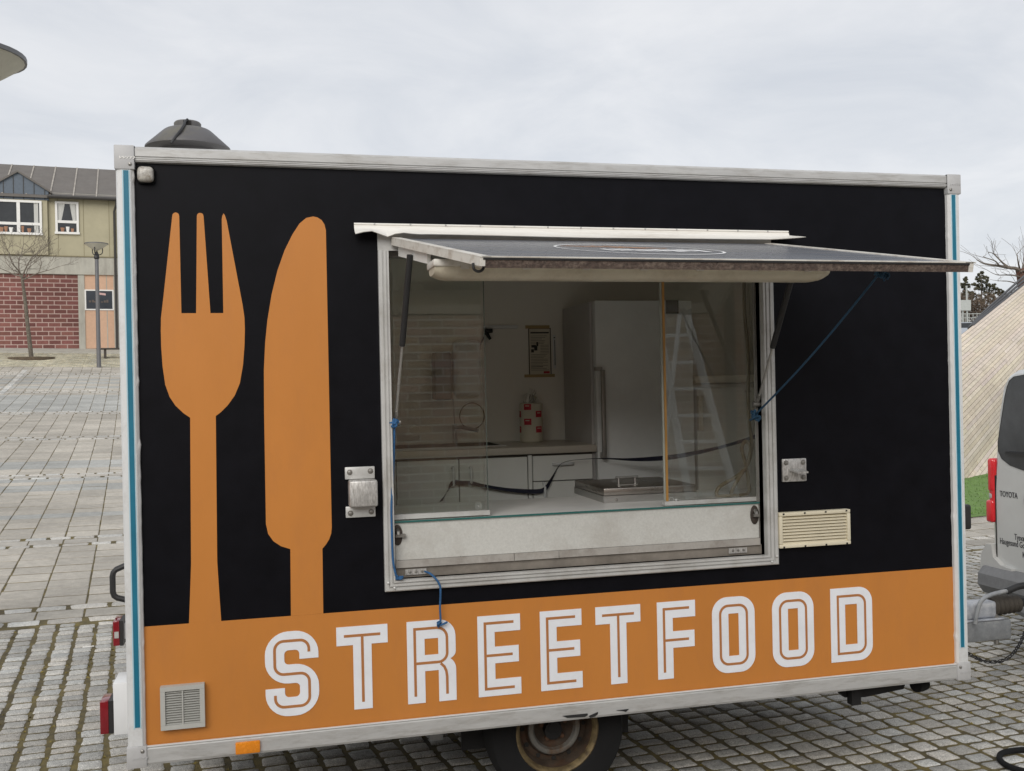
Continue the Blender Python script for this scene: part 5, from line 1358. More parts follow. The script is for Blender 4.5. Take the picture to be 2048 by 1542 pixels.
# undercarriage
p = MB(); p.box(.03, W - .03, .52, .58, .43, .499); p.box(.03, W - .03, D - .58, D - .52, .43, .499); p.box(.5, .56, .581, D - .581, .43, .495); p.box(3.0, 3.06, .581, D - .581, .43, .495); p.build('chassis', M['dark_steel'], TR)
p = MB(); p.tube([(1.70, .2, .39), (1.70, D - .2, .39)], .04, 10); p.box(1.2, 2.25, .3, D - .3, .46, .498); p.build('axle', M['dark_steel'], TR)
for yy, s_ in ((.225, 1), (D - .225, -1)):
    hz_ = .402; T = Matrix.Translation((1.705, yy, hz_)) @ rot_to((0, -s_, 0))
    p = MB(); p.lathe([(.178, -.07), (.215, -.085), (.285, -.085), (.300, -.06), (.305, -.02), (.305, .02), (.300, .06), (.285, .083), (.215, .085), (.178, .07)], T, 48, caps=False); tl = p.build('tyre', M['rubber'], TR)
    p = MB(); p.lathe([(.172, .05), (.180, .066), (.184, .072), (.178, .076), (.168, .068), (.162, .05)], T, 48, caps=False); rm = p.build('wheel_flange', M['gold_rim'], TR)
    p = MB(); p.lathe([(.164, .05), (.155, .02), (.150, -.005), (.128, .0), (.1185, .018)], T, 48, caps=False); wr_ = p.build('wheel_rim', M['rim_dish'], TR)
    p = MB(); p.lathe([(.118, .018), (.114, .024), (.106, .026), (.096, .023), (.088, .010)], T, 48, caps=False); p.build('rim_ring', M['rim'], wr_)
    p = MB(); p.lathe([(.088, .0098), (.080, .0), (.060, -.008), (.001, -.008)], T, 40, caps=False); p.build('rim_centre', M['rim_dish'], wr_)
    for k in range(12):
        a = 2 * math.pi * k / 12; b = MB(); b.lathe([(.010, 0), (.010, .004)], T @ Matrix.Translation((.138 * math.cos(a), .138 * math.sin(a), -.003)), 10); b.build('rim_hole', M['dark_hole'], wr_)
    b = MB(); b.lathe([(.032, -.008), (.032, .020), (.026, .027), (.001, .028)], T, 18); b.build('hub_cap', M['dark_steel'], wr_)
    for k in range(5):
        a = 2 * math.pi * k / 5 + .4; b = MB(); b.lathe([(.012, -.008), (.011, .012), (.006, .014)], T @ Matrix.Translation((.056 * math.cos(a), .056 * math.sin(a), 0)), 6); b.build('wheel_bolt', M['rust'], wr_)
p = MB(); p.box(1.32, 2.09, .33, .345, .30, .498); p.build('wheel_arch', M['dark_steel'], TR)
p = MB(); x = py(870, 1470, .35).x; p.rbox(x - .03, x + .03, .31, .39, .36, .50, .004, 2); p.build('corner_jack', M['galv'], TR)
xa, xb, xc = py(1705, 1395, .10).x, py(1722, 1395, .10).x, py(1845, 1370, .10).x
p = MB(); p.box(xa - .012, xa + .034, .085, .125, .398, .497); p.build('corner_jack', M['dark_steel'], TR)
p = MB(); p.prism([(xa - .10, .498), (xa - .02, .422), (xb + .04, .414), (xc - .08, .432), (xc - .05, .498)], .13, .16, lambda q, a: Vector((q[0], a, q[1]))); p.build('stay', M['dark_steel'], TR)
p = MB(); p.lathe([(.034, -.03), (.036, 0), (.034, .03)], Matrix.Translation((xc, .12, .452)) @ rot_to((1, .3, 0)), 16); p.build('roller', M['rubber'], TR)
p = MB(); p.tube(bez([(xc - .05, .12, .497), (xc - .035, .12, .470), (xc - .01, .12, .462)], 5), .007, 6); p.build('roller_bracket', M['dark_steel'], TR)
p = MB(); xd_ = py(1625, 1395, .10).x; p.box(xd_ - .02, xd_ + .02, .09, .13, .478, .499); p.build('bracket_foot', M['dark_steel'], TR)
# torn black edging hanging under the rail
for pts in ([(1125, 1432), (1175, 1427), (1176, 1430), (1170, 1434), (1135, 1436)], [(1178, 1432), (1196, 1424), (1196, 1428), (1190, 1433), (1180, 1436)], [(1233, 1421), (1258, 1418), (1252, 1424), (1246, 1422)]):
    p = MB(); P = [py(a, b_, -.013) for a, b_ in pts]; P2 = [q + Vector((0, .002, 0)) for q in P]; n = len(P)
    p.add(P + P2, [tuple(range(n)), tuple(range(2 * n - 1, n - 1, -1))] + [(i, (i + 1) % n, (i + 1) % n + n, i + n) for i in range(n)]); p.build('torn_edging', M['black_plastic'], TR)
# drawbar, overrun coupling, bellows, brake lever
YD = 1.0
p = MB(); p.rbox(W - .3, 4.67, YD - .055, YD + .055, .362, .478, .012, 2); dbar = p.build('drawbar', M['galv'], TR)
p = MB(); p.rbox(4.28, 4.62, YD - .06, YD + .06, .4785, .490, .003, 1); p.build('drawbar_plate', M['galv_light'], dbar)
for x in (4.36, 4.58):
    p = MB(); p.lathe([(.016, 0), (.016, .012), (.009, .012), (.009, .02)], Matrix.Translation((x, YD - .035, .490)), 6); p.lathe([(.014, 0), (.014, -.025)], Matrix.Translation((x, YD - .035, .362)), 8); p.build('drawbar_bolt', M['bolt'], dbar)
p = MB(); p.rbox(4.20, 4.58, YD - .05, YD + .05, .4905, .585, .018, 3); p.build('overrun_housing', M['galv_light'], TR)
prof = []
for i in range(13):
    prof.append((.052 + (.010 if i % 2 else -.006) - .0012 * i, i * .0165))
T = Matrix.Translation((4.575, YD, .548)) @ rot_to((1, 0, 0)); p = MB(); p.lathe(prof, T, 20); p.build('bellows', M['brown_rubber'], TR)
p = MB(); p.tube([(4.77, YD, .552), (5.02, YD, .57)], .026, 12); p.lathe([(.04, -.045), (.046, -.02), (.046, .03), (.03, .05)], Matrix.Translation((5.06, YD, .575)), 14); p.build('coupling_head', M['dark_steel'], TR)
p = MB(); p.tube(bez([(4.405, YD - .08, .475), (4.42, YD - .08, .545), (4.45, YD - .08, .605), (4.51, YD - .08, .632), (4.60, YD - .08, .645), (4.65, YD - .08, .652)], 8), .012, 10); hb = p.build('brake_lever', M['galv'], TR)
p = MB(); p.tube(bez([(4.62, YD - .08, .646), (4.70, YD - .08, .668), (4.77, YD - .08, .668), (4.83, YD - .08, .645), (4.86, YD - .08, .625)], 8), .019, 12); p.build('lever_grip', M['black_plastic'], hb)

# ================================================================ INSIDE THE TRAILER
ZF = ZB + .051
fx0, fx1, fy0, fy1 = 2.318, 2.905, 1.35, 1.93
fg = thing('fridge', 'tall grey fridge with long bar handle against the back wall', 'fridge', ((fx0 + fx1) / 2, (fy0 + fy1) / 2, ZF))
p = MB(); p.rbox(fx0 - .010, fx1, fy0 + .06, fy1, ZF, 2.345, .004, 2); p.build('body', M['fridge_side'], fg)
p = MB(); p.rbox(fx0 + .002, fx1, fy0, fy0 + .056, ZF + .03, 2.347, .006, 2); fd = p.build('door', M['fridge'], fg)
hx = py(1206, 800, fy0 - .04).x
p = MB(); p.rbox(hx - .011, hx + .011, fy0 - .058, fy0 - .034, 1.46, 1.96, .004, 2); p.box(hx - .035, hx + .0, fy0 - .04, fy0 - .0005, 1.955, 1.975); p.box(hx - .01, hx + .01, fy0 - .034, fy0 - .0005, 1.47, 1.50); p.build('handle', M['handle_silver'], fd)
q0, q1 = py(1331, 600, fy0 - .001), py(1357, 627, fy0 - .001)
p = MB(); p.box(q0.x, q1.x, fy0 - .004, fy0 - .0005, q1.z, q0.z); p.build('door_display', mat('dark_display', (.02, .02, .02), .2), fd)
# low freezer to its right
zx0, zx1, zy0 = 2.945, 3.52, 1.40
fz = thing('freezer', 'low white freezer right of the tall fridge under an ivory top', 'freezer', ((zx0 + zx1) / 2, 1.65, ZF))
p = MB(); p.rbox(zx0, zx1, zy0 + .05, 1.93, ZF, 1.866, .004, 2); p.build('body', M['white_enamel'], fz)
p = MB(); p.rbox(zx0 + .002, zx1 - .002, zy0, zy0 + .047, ZF + .05, 1.845, .006, 2); dd_ = p.build('door', M['white_enamel'], fz)
p = MB(); p.rbox(zx0 - .01, zx1 + .01, zy0 - .01, 1.94, 1.872, 1.915, .004, 2); p.build('top', M['ivory'], fz)
p = MB(); p.rbox(zx0 + .0, zx0 + .028, zy0 - .03, zy0 - .001, 1.60, 1.80, .004, 2); p.build('handle', M['ivory'], dd_)
p = MB(); p.box(3.25, 3.29, zy0 - .004, zy0 - .001, 1.815, 1.823); p.build('badge', M['handle_silver'], dd_)
# kitchen units along the back wall
kx0, kx1, ky = .06, 2.298, 1.37
ku = thing('kitchen_unit', 'long kitchen unit with sink, doors and drawers along the back wall', 'kitchen unit', ((kx0 + kx1) / 2, 1.6, ZF))
p = MB(); p.rbox(kx0, kx1 + .018, ky - .022, 1.945, 1.503, 1.543, .005, 2); wt = p.build('worktop', M['worktop'], ku)
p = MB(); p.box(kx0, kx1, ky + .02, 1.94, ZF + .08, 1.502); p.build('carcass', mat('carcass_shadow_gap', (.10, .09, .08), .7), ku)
xd = [py(v, 930, ky).x for v in (800, 918, 1060)]
seams = [kx0, xd[0] - .36, xd[0] - .02, xd[1], xd[2] - .012]
for a, b_ in zip(seams[:-1], seams[1:]):
    p = MB(); p.rbox(a + .003, b_ - .003, ky, ky + .019, ZF + .1, 1.488, .002, 1); p.build('door', M['cabinet'], ku)
p = MB(); p.box(xd[2] - .009, xd[2] + .012, ky + .002, ky + .02, ZF + .1, 1.495); p.build('stile', M['cabinet'], ku)
for z0, z1 in ((1.352, 1.490), (1.06, 1.346), (.68, 1.054)):
    p = MB(); p.rbox(xd[2] + .018, kx1 - .004, ky, ky + .019, z0, z1, .002, 1); dw = p.build('drawer', M['cabinet'], ku)
    xm = py(1125, 925, ky).x if z0 > 1.3 else py(1087, 985, ky).x; zz = 1.443 if z0 > 1.3 else z1 - .05
    if z0 > 1.3:
        p = MB(); p.tube(bez([(xm - .055, ky, zz), (xm - .045, ky - .025, zz), (xm + .045, ky - .025, zz), (xm + .055, ky, zz)], 5), .008, 8); p.build('handle', M['white_plastic'], dw)
    elif z0 > 1: p = MB(); p.tube(bez([(xm, ky, zz + .045), (xm, ky - .03, zz + .035), (xm, ky - .03, zz - .035), (xm, ky, zz - .045)], 5), .008, 8); p.build('handle', M['white_plastic'], dw)
for px_ in (905, 940):
    x = py(px_, 950, ky).x; p = MB(); zt_, zb_ = py(px_, 936, ky).z, py(px_, 970, ky).z; p.tube(bez([(x, ky, zt_), (x, ky - .03, zt_ - .004), (x, ky - .03, zb_ + .004), (x, ky, zb_)], 5), .0075, 8); p.build('handle', M['white_plastic'], ku)
p = MB(); p.box(1.10, 1.83, 1.50, 1.86, 1.5435, 1.549); p.build('sink_rim', M['steel'], ku)
p = MB(); p.box(1.15, 1.80, 1.53, 1.83, 1.5492, 1.551); p.build('sink_bowl', M['dark_hole'], ku)
tx = py(911, 880, 1.84).x
p = MB(); p.tube([(tx, 1.86, 1.545), (tx, 1.86, 1.66)], .014, 10); p.tube([(tx, 1.86, 1.64), (tx + .03, 1.78, 1.645), (tx + .11, 1.72, 1.625)], .011, 10); p.tube([(tx, 1.86, 1.66), (tx - .005, 1.86, 1.81)], .004, 6); p.build('tap', M['steel'], ku)
# things on the back wall
yw = 1.946
def wall_thing(nm, px0, px1, py0, py1, depth, m_, lab, cat, r=.01):
    a, b_ = py(px0, py0, yw), py(px1, py1, yw); p = MB(); p.rbox(a.x, b_.x, yw - depth, yw - .001, b_.z, a.z, r, 3)
    return single(p, nm, m_, lab, cat, ((a.x + b_.x) / 2, yw - depth / 2, b_.z))
wall_thing('soap_dispenser', 901, 958, 682, 792, .11, M['white_plastic'], 'white rounded dispenser on the back wall above the tap', 'dispenser', .035)
wall_thing('towel_dispenser', 862, 897, 706, 800, .12, mat('grey_dispenser', (.25, .26, .28), .4), 'grey dispenser beside the white rounded one', 'dispenser', .012)
p = MB(); c_ = py(944, 832, yw - .03); T = Matrix.Translation(c_) @ rot_to((0, 1, 0))
p.tube([T @ Vector((.075 * math.cos(2 * math.pi * i / 28), .078 * math.sin(2 * math.pi * i / 28), 0)) for i in range(28)], .0035, 6, closed=True)
single(p, 'hose_loop', M['cable'], 'dark hose loop hanging on the wall behind the tap', 'hose', c_)
a, b_ = py(966, 651, yw), py(1034, 657, yw)
p = MB(); p.box(a.x, b_.x, yw - .02, yw - .001, b_.z, a.z); single(p, 'wall_rail', M['white_plastic'], 'short white rail on the back wall holding the spray gun', 'rail', a)
g0 = py(972, 662, yw - .03)
sgn = thing('spray_gun', 'black spray gun hanging from the white rail', 'spray gun', g0)
p = MB(); p.rbox(g0.x - .012, g0.x + .04, g0.y - .014, g0.y + .014, g0.z - .012, g0.z + .014, .005, 2); p.build('body', M['black_plastic'], sgn)
p = MB(); p.tube([g0 + Vector((.0, 0, -.008)), g0 + Vector((.026, 0, -.05))], [.012, .009], 8); p.build('handle', M['black_plastic'], sgn)
p = MB(); p.tube(bez([g0 + Vector((-.008, 0, 0)), g0 + Vector((-.016, 0, -.04)), g0 + Vector((-.032, 0, -.075)), g0 + Vector((-.035, 0, -.11))], 5), .005, 6); p.build('hose', M['black_plastic'], sgn)
# notice
a, b_ = py(1056, 656, yw), py(1103, 750, yw)
pw, phh = b_.x - a.x, a.z - b_.z
po = thing('notice', 'printed notice with dark border taped to the back wall', 'notice', (a.x + pw / 2, yw, b_.z))
p = MB(); p.box(a.x, b_.x, yw - .0022, yw - .0008, b_.z, a.z); p.build('sheet', M['paper'], po)
p = MB(); e = .006
for (x0, x1, z0, z1) in ((0, pw, 0, e), (0, pw, phh - e, phh), (0, e, e, phh - e), (pw - e, pw, e, phh - e)): p.box(a.x + x0, a.x + x1, yw - .0032, yw - .0023, b_.z + z0, b_.z + z1)
p.build('border', M['ink'], po)
p = MB(); ri = random.Random(6)
p.box(a.x + .014, b_.x - .012, yw - .003, yw - .0023, a.z - .034, a.z - .025)
zz = a.z - .05
while zz > b_.z + .03:
    if not (a.z - .155 < zz < a.z - .10): p.box(a.x + .014, a.x + pw * ri.uniform(.6, .9), yw - .0028, yw - .0023, zz, zz + (.004 if ri.random() < .25 else .002))
    else: p.box(a.x + pw * .52, a.x + pw * .9, yw - .0028, yw - .0023, zz, zz + .002)
    zz -= .0095
p.build('print_lines', M['ink'], po)
p = MB()
for (x0, z0, w_, h_) in ((.016, .150, .018, .02), (.036, .138, .02, .028), (.018, .12, .03, .016), (.05, .112, .012, .024)): p.box(a.x + x0, a.x + x0 + w_, yw - .003, yw - .0023, a.z - z0, a.z - z0 + h_)
p.build('print_picture', M['ink'], po)
p = MB(); p.box(b_.x - .05, b_.x - .012, yw - .003, yw - .0023, b_.z + .010, b_.z + .024); p.build('red_mark', M['red_ink'], po)
for (x0, x1, z0, z1) in ((-.018, pw * .95, phh - .004, phh + .016), (-.03, pw + .02, -.012, .006)):
    p = MB(); p.box(a.x + x0, a.x + x1, yw - .0045, yw - .0034, b_.z + z0, b_.z + z1); p.build('tape', M['tape'], po)
a, b_ = py(1105, 670, yw), py(1112, 737, yw)
p = MB(); p.rbox(a.x, b_.x, yw - .008, yw - .001, b_.z, a.z, .0035, 3); th = thing('thermometer', 'slim upright thermometer right of the notice', 'thermometer', ((a.x + b_.x) / 2, yw, b_.z)); p.build('case', M['white_plastic'], th)
p = MB(); p.box(a.x + .008, a.x + .012, yw - .0095, yw - .0082, b_.z + .02, a.z - .03); p.box(a.x + .004, b_.x - .004, yw - .0095, yw - .0082, a.z - .02, a.z - .013); p.build('scale', M['ink'], th)
# paper towel pack on the worktop
tx0, tx1 = py(1046, 880, 1.74).x, py(1091, 880, 1.74).x
tz0, tz1 = 1.5435, 1.5435 + .232
tpk = thing('towel_roll', 'white paper towel roll in a wrapper printed with red squares on the worktop', 'paper towels', ((tx0 + tx1) / 2, 1.8, tz0))
trr = (tx1 - tx0) / 2; trc = Vector(((tx0 + tx1) / 2, 1.80, 0))
p = MB(); p.lathe([(trr - .006, tz0), (trr, tz0 + .006), (trr, tz1 - .006), (trr - .006, tz1)], Matrix.Translation(trc), 32); p.build('wrapper', M['paper'], tpk)
wq = (tx1 - tx0)
for k in range(6):
    a0 = R_(-142) + k * R_(60)
    for (fz, hq) in (((.83, .15), (.45, .16)) if k % 2 == 0 else ((.64, .16), (.25, .16))):
        p = MB(); n = 5; r_ = trr + .0008
        A = [trc + Vector((r_ * math.cos(a0 + R_(38) * i / n), r_ * math.sin(a0 + R_(38) * i / n), tz0 + .232 * fz)) for i in range(n + 1)]; B_ = [v + Vector((0, 0, .232 * hq)) for v in A]
        p.quadstrip(A, B_, True); ps = p.build('printed_square', M['red_ink'], tpk)
        p = MB(); r_ = trr + .0014; A = [trc + Vector((r_ * math.cos(a0 + R_(8) + R_(20) * i / n), r_ * math.sin(a0 + R_(8) + R_(20) * i / n), tz0 + .232 * (fz + hq * .62))) for i in range(n + 1)]
        p.quadstrip(A, [v + Vector((0, 0, .232 * hq * .14)) for v in A], True); p.build('print_line', M['paper'], ps)
p = MB(); rf_ = random.Random(2); b0 = [Vector((tx0 + wq * (.2 + .6 * (i / 9)), 1.80 + .03 * math.sin(i * 2.3), tz1)) for i in range(10)]
b1 = [v + Vector((rf_.uniform(-.02, .02), rf_.uniform(-.02, .02), .09 * math.sin(math.pi * (i + .5) / 10) * rf_.uniform(.5, 1.1) + .01)) for i, v in enumerate(b0)]
p.quadstrip(b0, b1); p.quadstrip([v + Vector((0, .03, 0)) for v in b0], [v + Vector((.01, -.01, -.01)) for v in b1]); p.build('plastic_film', M['film_clear'], tpk)
# hot plate on the serving counter
hp0, hp1 = 1.985, 2.437
hpz = 1.3475
hpl = thing('hot_plate', 'stainless hot plate with small lid handle on the serving counter', 'hot plate', ((hp0 + hp1) / 2, .52, hpz))
p = MB(); p.rbox(hp0, hp1, .30, .74, hpz, hpz + .032, .002, 1); p.build('base', M['steel'], hpl)
p = MB(); p.rbox(hp0 + .003, hp1 - .003, .303, .737, hpz + .0325, hpz + .064, .003, 2); p.build('lid', mat('brushed_lid', (.36, .33, .30), .28, metal=.9, var=.15, scale=10, stretch=(1, 1, 10)), hpl)
hq = py(1254, 975, .42).x
p = MB(); p.tube([(hq - .055, .42, hpz + .1005), (hq + .055, .42, hpz + .1005)], .005, 8); p.tube([(hq - .04, .42, hpz + .0645), (hq - .04, .42, hpz + .10)], .004, 8); p.tube([(hq + .04, .42, hpz + .0645), (hq + .04, .42, hpz + .10)], .004, 8); p.box(hq - .05, hq + .05, .41, .43, hpz + .0643, hpz + .068); p.build('handle', M['steel'], hpl)
p = MB(); p.lathe([(.007, 0), (.006, .006), (.001, .007)], Matrix.Translation((hp0 + .06, .2995, hpz + .012)) @ rot_to((0, -1, 0)), 10); p.lathe([(.007, 0), (.006, .006), (.001, .007)], Matrix.Translation((hp1 - .06, .2995, hpz + .04)) @ rot_to((0, -1, 0)), 10); p.build('knob', M['bolt'], hpl)
# strap
pts = [py(882, 1003, 1.26), py(893, 985, 1.31), py(905, 966, 1.335), py(925, 966, 1.345), py(943, 966, 1.335), py(975, 973, 1.33), py(1020, 980, 1.33), py(1070, 983, 1.335), py(1090, 978, 1.335), py(1105, 955, 1.335), py(1120, 930, 1.333), py(1142, 921, 1.325), py(1200, 917, 1.27), py(1255, 919, 1.18), py(1300, 918, 1.1), py(1345, 914, 1.0), py(1400, 904, .92), py(1450, 892, .84), py(1490, 880, .78), py(1518, 871, .74)]
q = bez(pts, 6); b = MB(); n = len(q); A, B_ = [], []
for i, v in enumerate(q):
    t = (q[min(i + 1, n - 1)] - q[max(0, i - 1)]).normalized(); up = (Vector((0, 0, 1)) - t * t.z).normalized(); tw = .25 + 1.15 * math.sin(i * .085 + 2.2); up = (up * math.cos(tw) + t.cross(up) * math.sin(tw))
    A.append(v - up * .0125); B_.append(v + up * .0125)
b.quadstrip(A, B_, True); b.quadstrip([v + Vector((0, .0015, 0)) for v in A], [v + Vector((0, .0015, 0)) for v in B_], True)
single(b, 'strap', M['strap'], 'dark navy strap threaded through the cabinet handles and across the fridge', 'strap', pts[7])
# hanging cable with loops on the counter
cy0 = .38
pts = [py(1488, 520, cy0), py(1489, 620, cy0), py(1497, 720, cy0), py(1496, 790, cy0), py(1498, 840, cy0), py(1503, 880, cy0), py(1502, 905, cy0), py(1492, 935, cy0 - .02), py(1470, 955, cy0 - .03), py(1440, 973, cy0 - .05), Vector((py(1434, 985, .33).x, .33, 1.353)), Vector((py(1460, 993, .30).x, .30, 1.353)), Vector((py(1495, 985, .33).x, .33, 1.353)), py(1497, 965, cy0 - .02), py(1493, 935, cy0), py(1484, 900, cy0 + .01), py(1488, 885, cy0 + .01), py(1497, 885, cy0), py(1501, 900, cy0 - .01), py(1494, 930, cy0 - .01), py(1478, 955, cy0 - .04), Vector((py(1462, 985, .34).x, .34, 1.353)), Vector((py(1480, 998, .28).x, .28, 1.353))]
b = MB(); b.tube(bez(pts, 8), .0088, 8); single(b, 'power_cable', M['cable'], 'olive cable hanging behind the right pane and looped on the counter', 'cable', pts[0])
# ropes
def rope(pts, r, nm, m_, lab, knots=()):
    q = bez(pts, 8); b = MB(); b.tube(q, r, 8)
    for c_ in knots:
        rk = random.Random(int(c_.x * 1000)); K = [c_ + Vector((rk.gauss(0, .008), rk.gauss(0, .008), rk.gauss(0, .008))) for _ in range(9)]; b.tube(bez(K, 4), r, 6)
    return single(b, nm, m_, lab, 'rope', pts[0], 'blue ropes tied to the hatch')
e0, e1 = py(1512, 828, -.03), py(1758, 548, -.80)
rp = [e0.lerp(e1, t) + Vector((0, 0, -.018 * math.sin(math.pi * t))) for t in (0, .2, .4, .6, .8, 1)]
rope(rp, .0042, 'rope', M['dark_rope'], 'dark blue rope running diagonally from the hatch to the flap', (e0, e0 + Vector((.006, -.01, -.01)), e0 + Vector((-.012, 0, -.012)), e1 + Vector((.02, 0, -.008)), e1 + Vector((.04, .02, -.004)), e1))
e0 = py(789, 850, -.02)
rope([e0, py(787, 930, -.005), py(783, 1010, -.024), py(784, 1070, -.028), py(786, 1120, -.028), py(792, 1152, -.026)], .0045, 'rope', M['blue_rope'], 'blue rope hanging straight down the left hatch jamb', (e0, e0 + Vector((.006, -.01, .008)), py(797, 1156, -.026)))
rope([py(850, 1143, .02), py(860, 1147, -.02), py(872, 1158, -.034), py(880, 1172, -.034), py(881, 1190, -.03), py(880, 1215, -.022), py(881, 1240, -.014), py(878, 1250, -.013), py(884, 1249, -.014), py(895, 1244, -.012)], .0042, 'rope', M['blue_rope'], 'short blue rope dangling over the orange band with a knotted end', (py(878, 1250, -.014),))

# ================================================================ VAN (towing vehicle, rear towards the trailer)
VX, VY = 5.35, 1.02
vg_ = gxy(VX + 1.5, VY)
van = thing('van', 'silver panel van hitched in front of the trailer, cut off by the right frame edge', 'van', (VX + 2.4, VY, vg_))
def vsec(k_w, zlo, zhi, r_top=.16, wb=None):
    """closed half-mirrored section in (y offset, z); tumblehome towards the roof"""
    pts = [(.87, zlo), (.915, zlo + .10), (.925, zlo + .45), (.915, 1.05), (.895, 1.25), (.845, 1.62)]
    pts = [(w * k_w, min(z, zhi - .12)) for w, z in pts]
    top = [(.80 * k_w, zhi - .10), (.76 * k_w, zhi - .045), (.69 * k_w, zhi - .012), (.4 * k_w, zhi + .0), (0, zhi + .006)]
    h_ = pts + top
    return h_ + [(-a, b) for a, b in h_[::-1][1:]]
st_ = [(VX + .0, .93, .42, 1.86), (VX + .018, .965, .38, 1.90), (VX + .06, .99, .36, 1.925), (VX + .16, 1.0, .34, 1.94), (VX + 2.2, 1.0, .30, 1.95), (VX + 3.2, 1.0, .30, 1.93), (VX + 3.6, .99, .30, 1.80), (VX + 4.15, .98, .30, 1.30), (VX + 4.3, .97, .30, 1.15), (VX + 4.75, .93, .30, 1.02), (VX + 4.9, .86, .32, .92), (VX + 4.93, .80, .40, .85)]
b = MB(); rws = [[Vector((x, VY - yy, z)) for yy, z in vsec(k, zl, zh)] for x, k, zl, zh in st_]
for r1, r2 in zip(rws[:-1], rws[1:]): b.quadstrip(r1, r2, True)
for r in (rws[0], rws[-1]): b.add(r, [tuple(range(len(r)))])
for r1, r2 in zip(rws[:-1], rws[1:]): b.add([r1[0], r2[0], r2[-1], r1[-1]], [(0, 1, 2, 3)])
b.build('body', M['van_paint'], van, sharp=40)
def rear(y, z, out=0.0): return Vector((VX - out, y, z))
def rear_sheet(nm, poly, o0, o1, m_, par=van):
    p = MB(); p.prism(poly, o0, o1, lambda q, a: rear(q[0], q[1], a)); return p.build(nm, m_, par)
yL = VY + .90
# rear window (one wide pane), with black surround
wl_ = fillet([(1.775, 1.865, .06), (1.835, 1.45, .10), (1.81, 1.235, .12), (2 * VY - 1.81, 1.235, .12), (2 * VY - 1.835, 1.45, .10), (2 * VY - 1.775, 1.865, .06)], 5)
def pxr(u, v): q = pxx(u, v, VX); return (q.y, q.z)
left = [pxr(2012, 792), pxr(1998, 885), pxr(1999, 902), pxr(2006, 917), pxr(2022, 930), pxr(2040, 937), pxr(2052, 941)]
topc = [pxr(2016, 775), pxr(2021, 762), pxr(2030, 754), pxr(2052, 750)]
half = topc[::-1] + left
half = [(max(VY + .01, a), b_) for a, b_ in half]
poly = half + [(2 * VY - a, b_) for a, b_ in half[::-1]]
cyc = (VY, sum(b_ for _, b_ in half) / len(half))
big = [(VY + (a - VY) * 1.012, cyc[1] + (b_ - cyc[1]) * 1.012) for a, b_ in poly]
rear_sheet('window_seal', big, -.03, .004, M['black_plastic']); rw_ = rear_sheet('rear_window', poly, -.02, .0055, M['van_glass'])
p = MB(); p.box(VX - .03, VX - .012, VY - .1, 1.74, pxr(2030, 905)[1] - .012, pxr(2030, 905)[1] + .004); p.build('wiper', M['black_plastic'], van)
# seat shape dimly seen behind the glass is left to the grey mottling painted into the pane
# door split and swage lines
p = MB(); p.box(VX - .0045, VX + .01, 1.868, 1.874, .62, 1.20); p.build('door_gap', M['dark_hole'], van)
# tail lights
def light_half(s_):
    Y = lambda a: VY + s_ * (a - VY)
    def blk(nm, z0, z1, y0, y1, x0, x1, m_):
        p = MB(); p.rbox(x0, x1, min(Y(y0), Y(y1)), max(Y(y0), Y(y1)), z0, z1, .018, 3); return p.build(nm, m_, van)
    blk('tail_light', 1.085, 1.315, 1.880, 1.932, VX - .020, VX + .13, M['red_lens_van'])
    blk('tail_light', .875, 1.028, 1.880, 1.947, VX - .026, VX + .13, M['red_lens_van'])
    blk('reversing_light', 1.03, 1.083, 1.885, 1.935, VX - .014, VX + .12, M['grey_lens'])
    blk('light_base', .88, 1.31, 1.872, 1.93, VX - .012, VX + .15, M['red_lens_van'])
M['red_lens_van'] = mat('bright_red_lens', (.62, .018, .025), .15, var=.1, coat=.6)
light_half(1); light_half(-1)
# bumper: painted corner pieces and grey step
for s_ in (1, -1):
    Y = lambda a: VY + s_ * (a - VY)
    prof = [(1.70, .59), (1.80, .60), (1.87, .645), (1.885, .73), (1.935, .725), (1.985, .65), (1.998, .54), (1.99, .42), (1.95, .375), (1.70, .40)]
    p = MB(); p.prism([(Y(a), z) for a, z in prof], -.28, .035, lambda q, a: rear(q[0], q[1], a)); p.build('bumper_corner', M['van_white'], van)
p = MB(); p.add([Vector(v) for v in []], []) if False else None
prof = [(-.02, .58), (.055, .575), (.095, .53), (.10, .455), (.055, .395), (-.05, .36), (-.05, .58)]
b = MB(); b.prism(prof, VY - .93, VY + .925, lambda q, a: rear(a, q[1], q[0])); b.build('step_bumper', M['van_grey'], van)
p = MB(); p.tube([(VX - .09, VY - .6, .38), (VX - .10, VY - .3, .33), (VX - .10, VY + .3, .33), (VX - .09, VY + .6, .38)], .045, 10); p.build('lower_valance', M['van_grey'], van)
p = MB(); p.tube([(VX + .1, VY, .40), (VX - .15, VY, .42), (VX - .27, VY, .46), (VX - .29, VY, .54)], .022, 10); p.lathe([(.001, .03), (.018, .022), (.025, 0), (.018, -.02), (.012, -.03)], Matrix.Translation((VX - .29, VY, .56)), 14); p.build('tow_bar', M['dark_steel'], van)
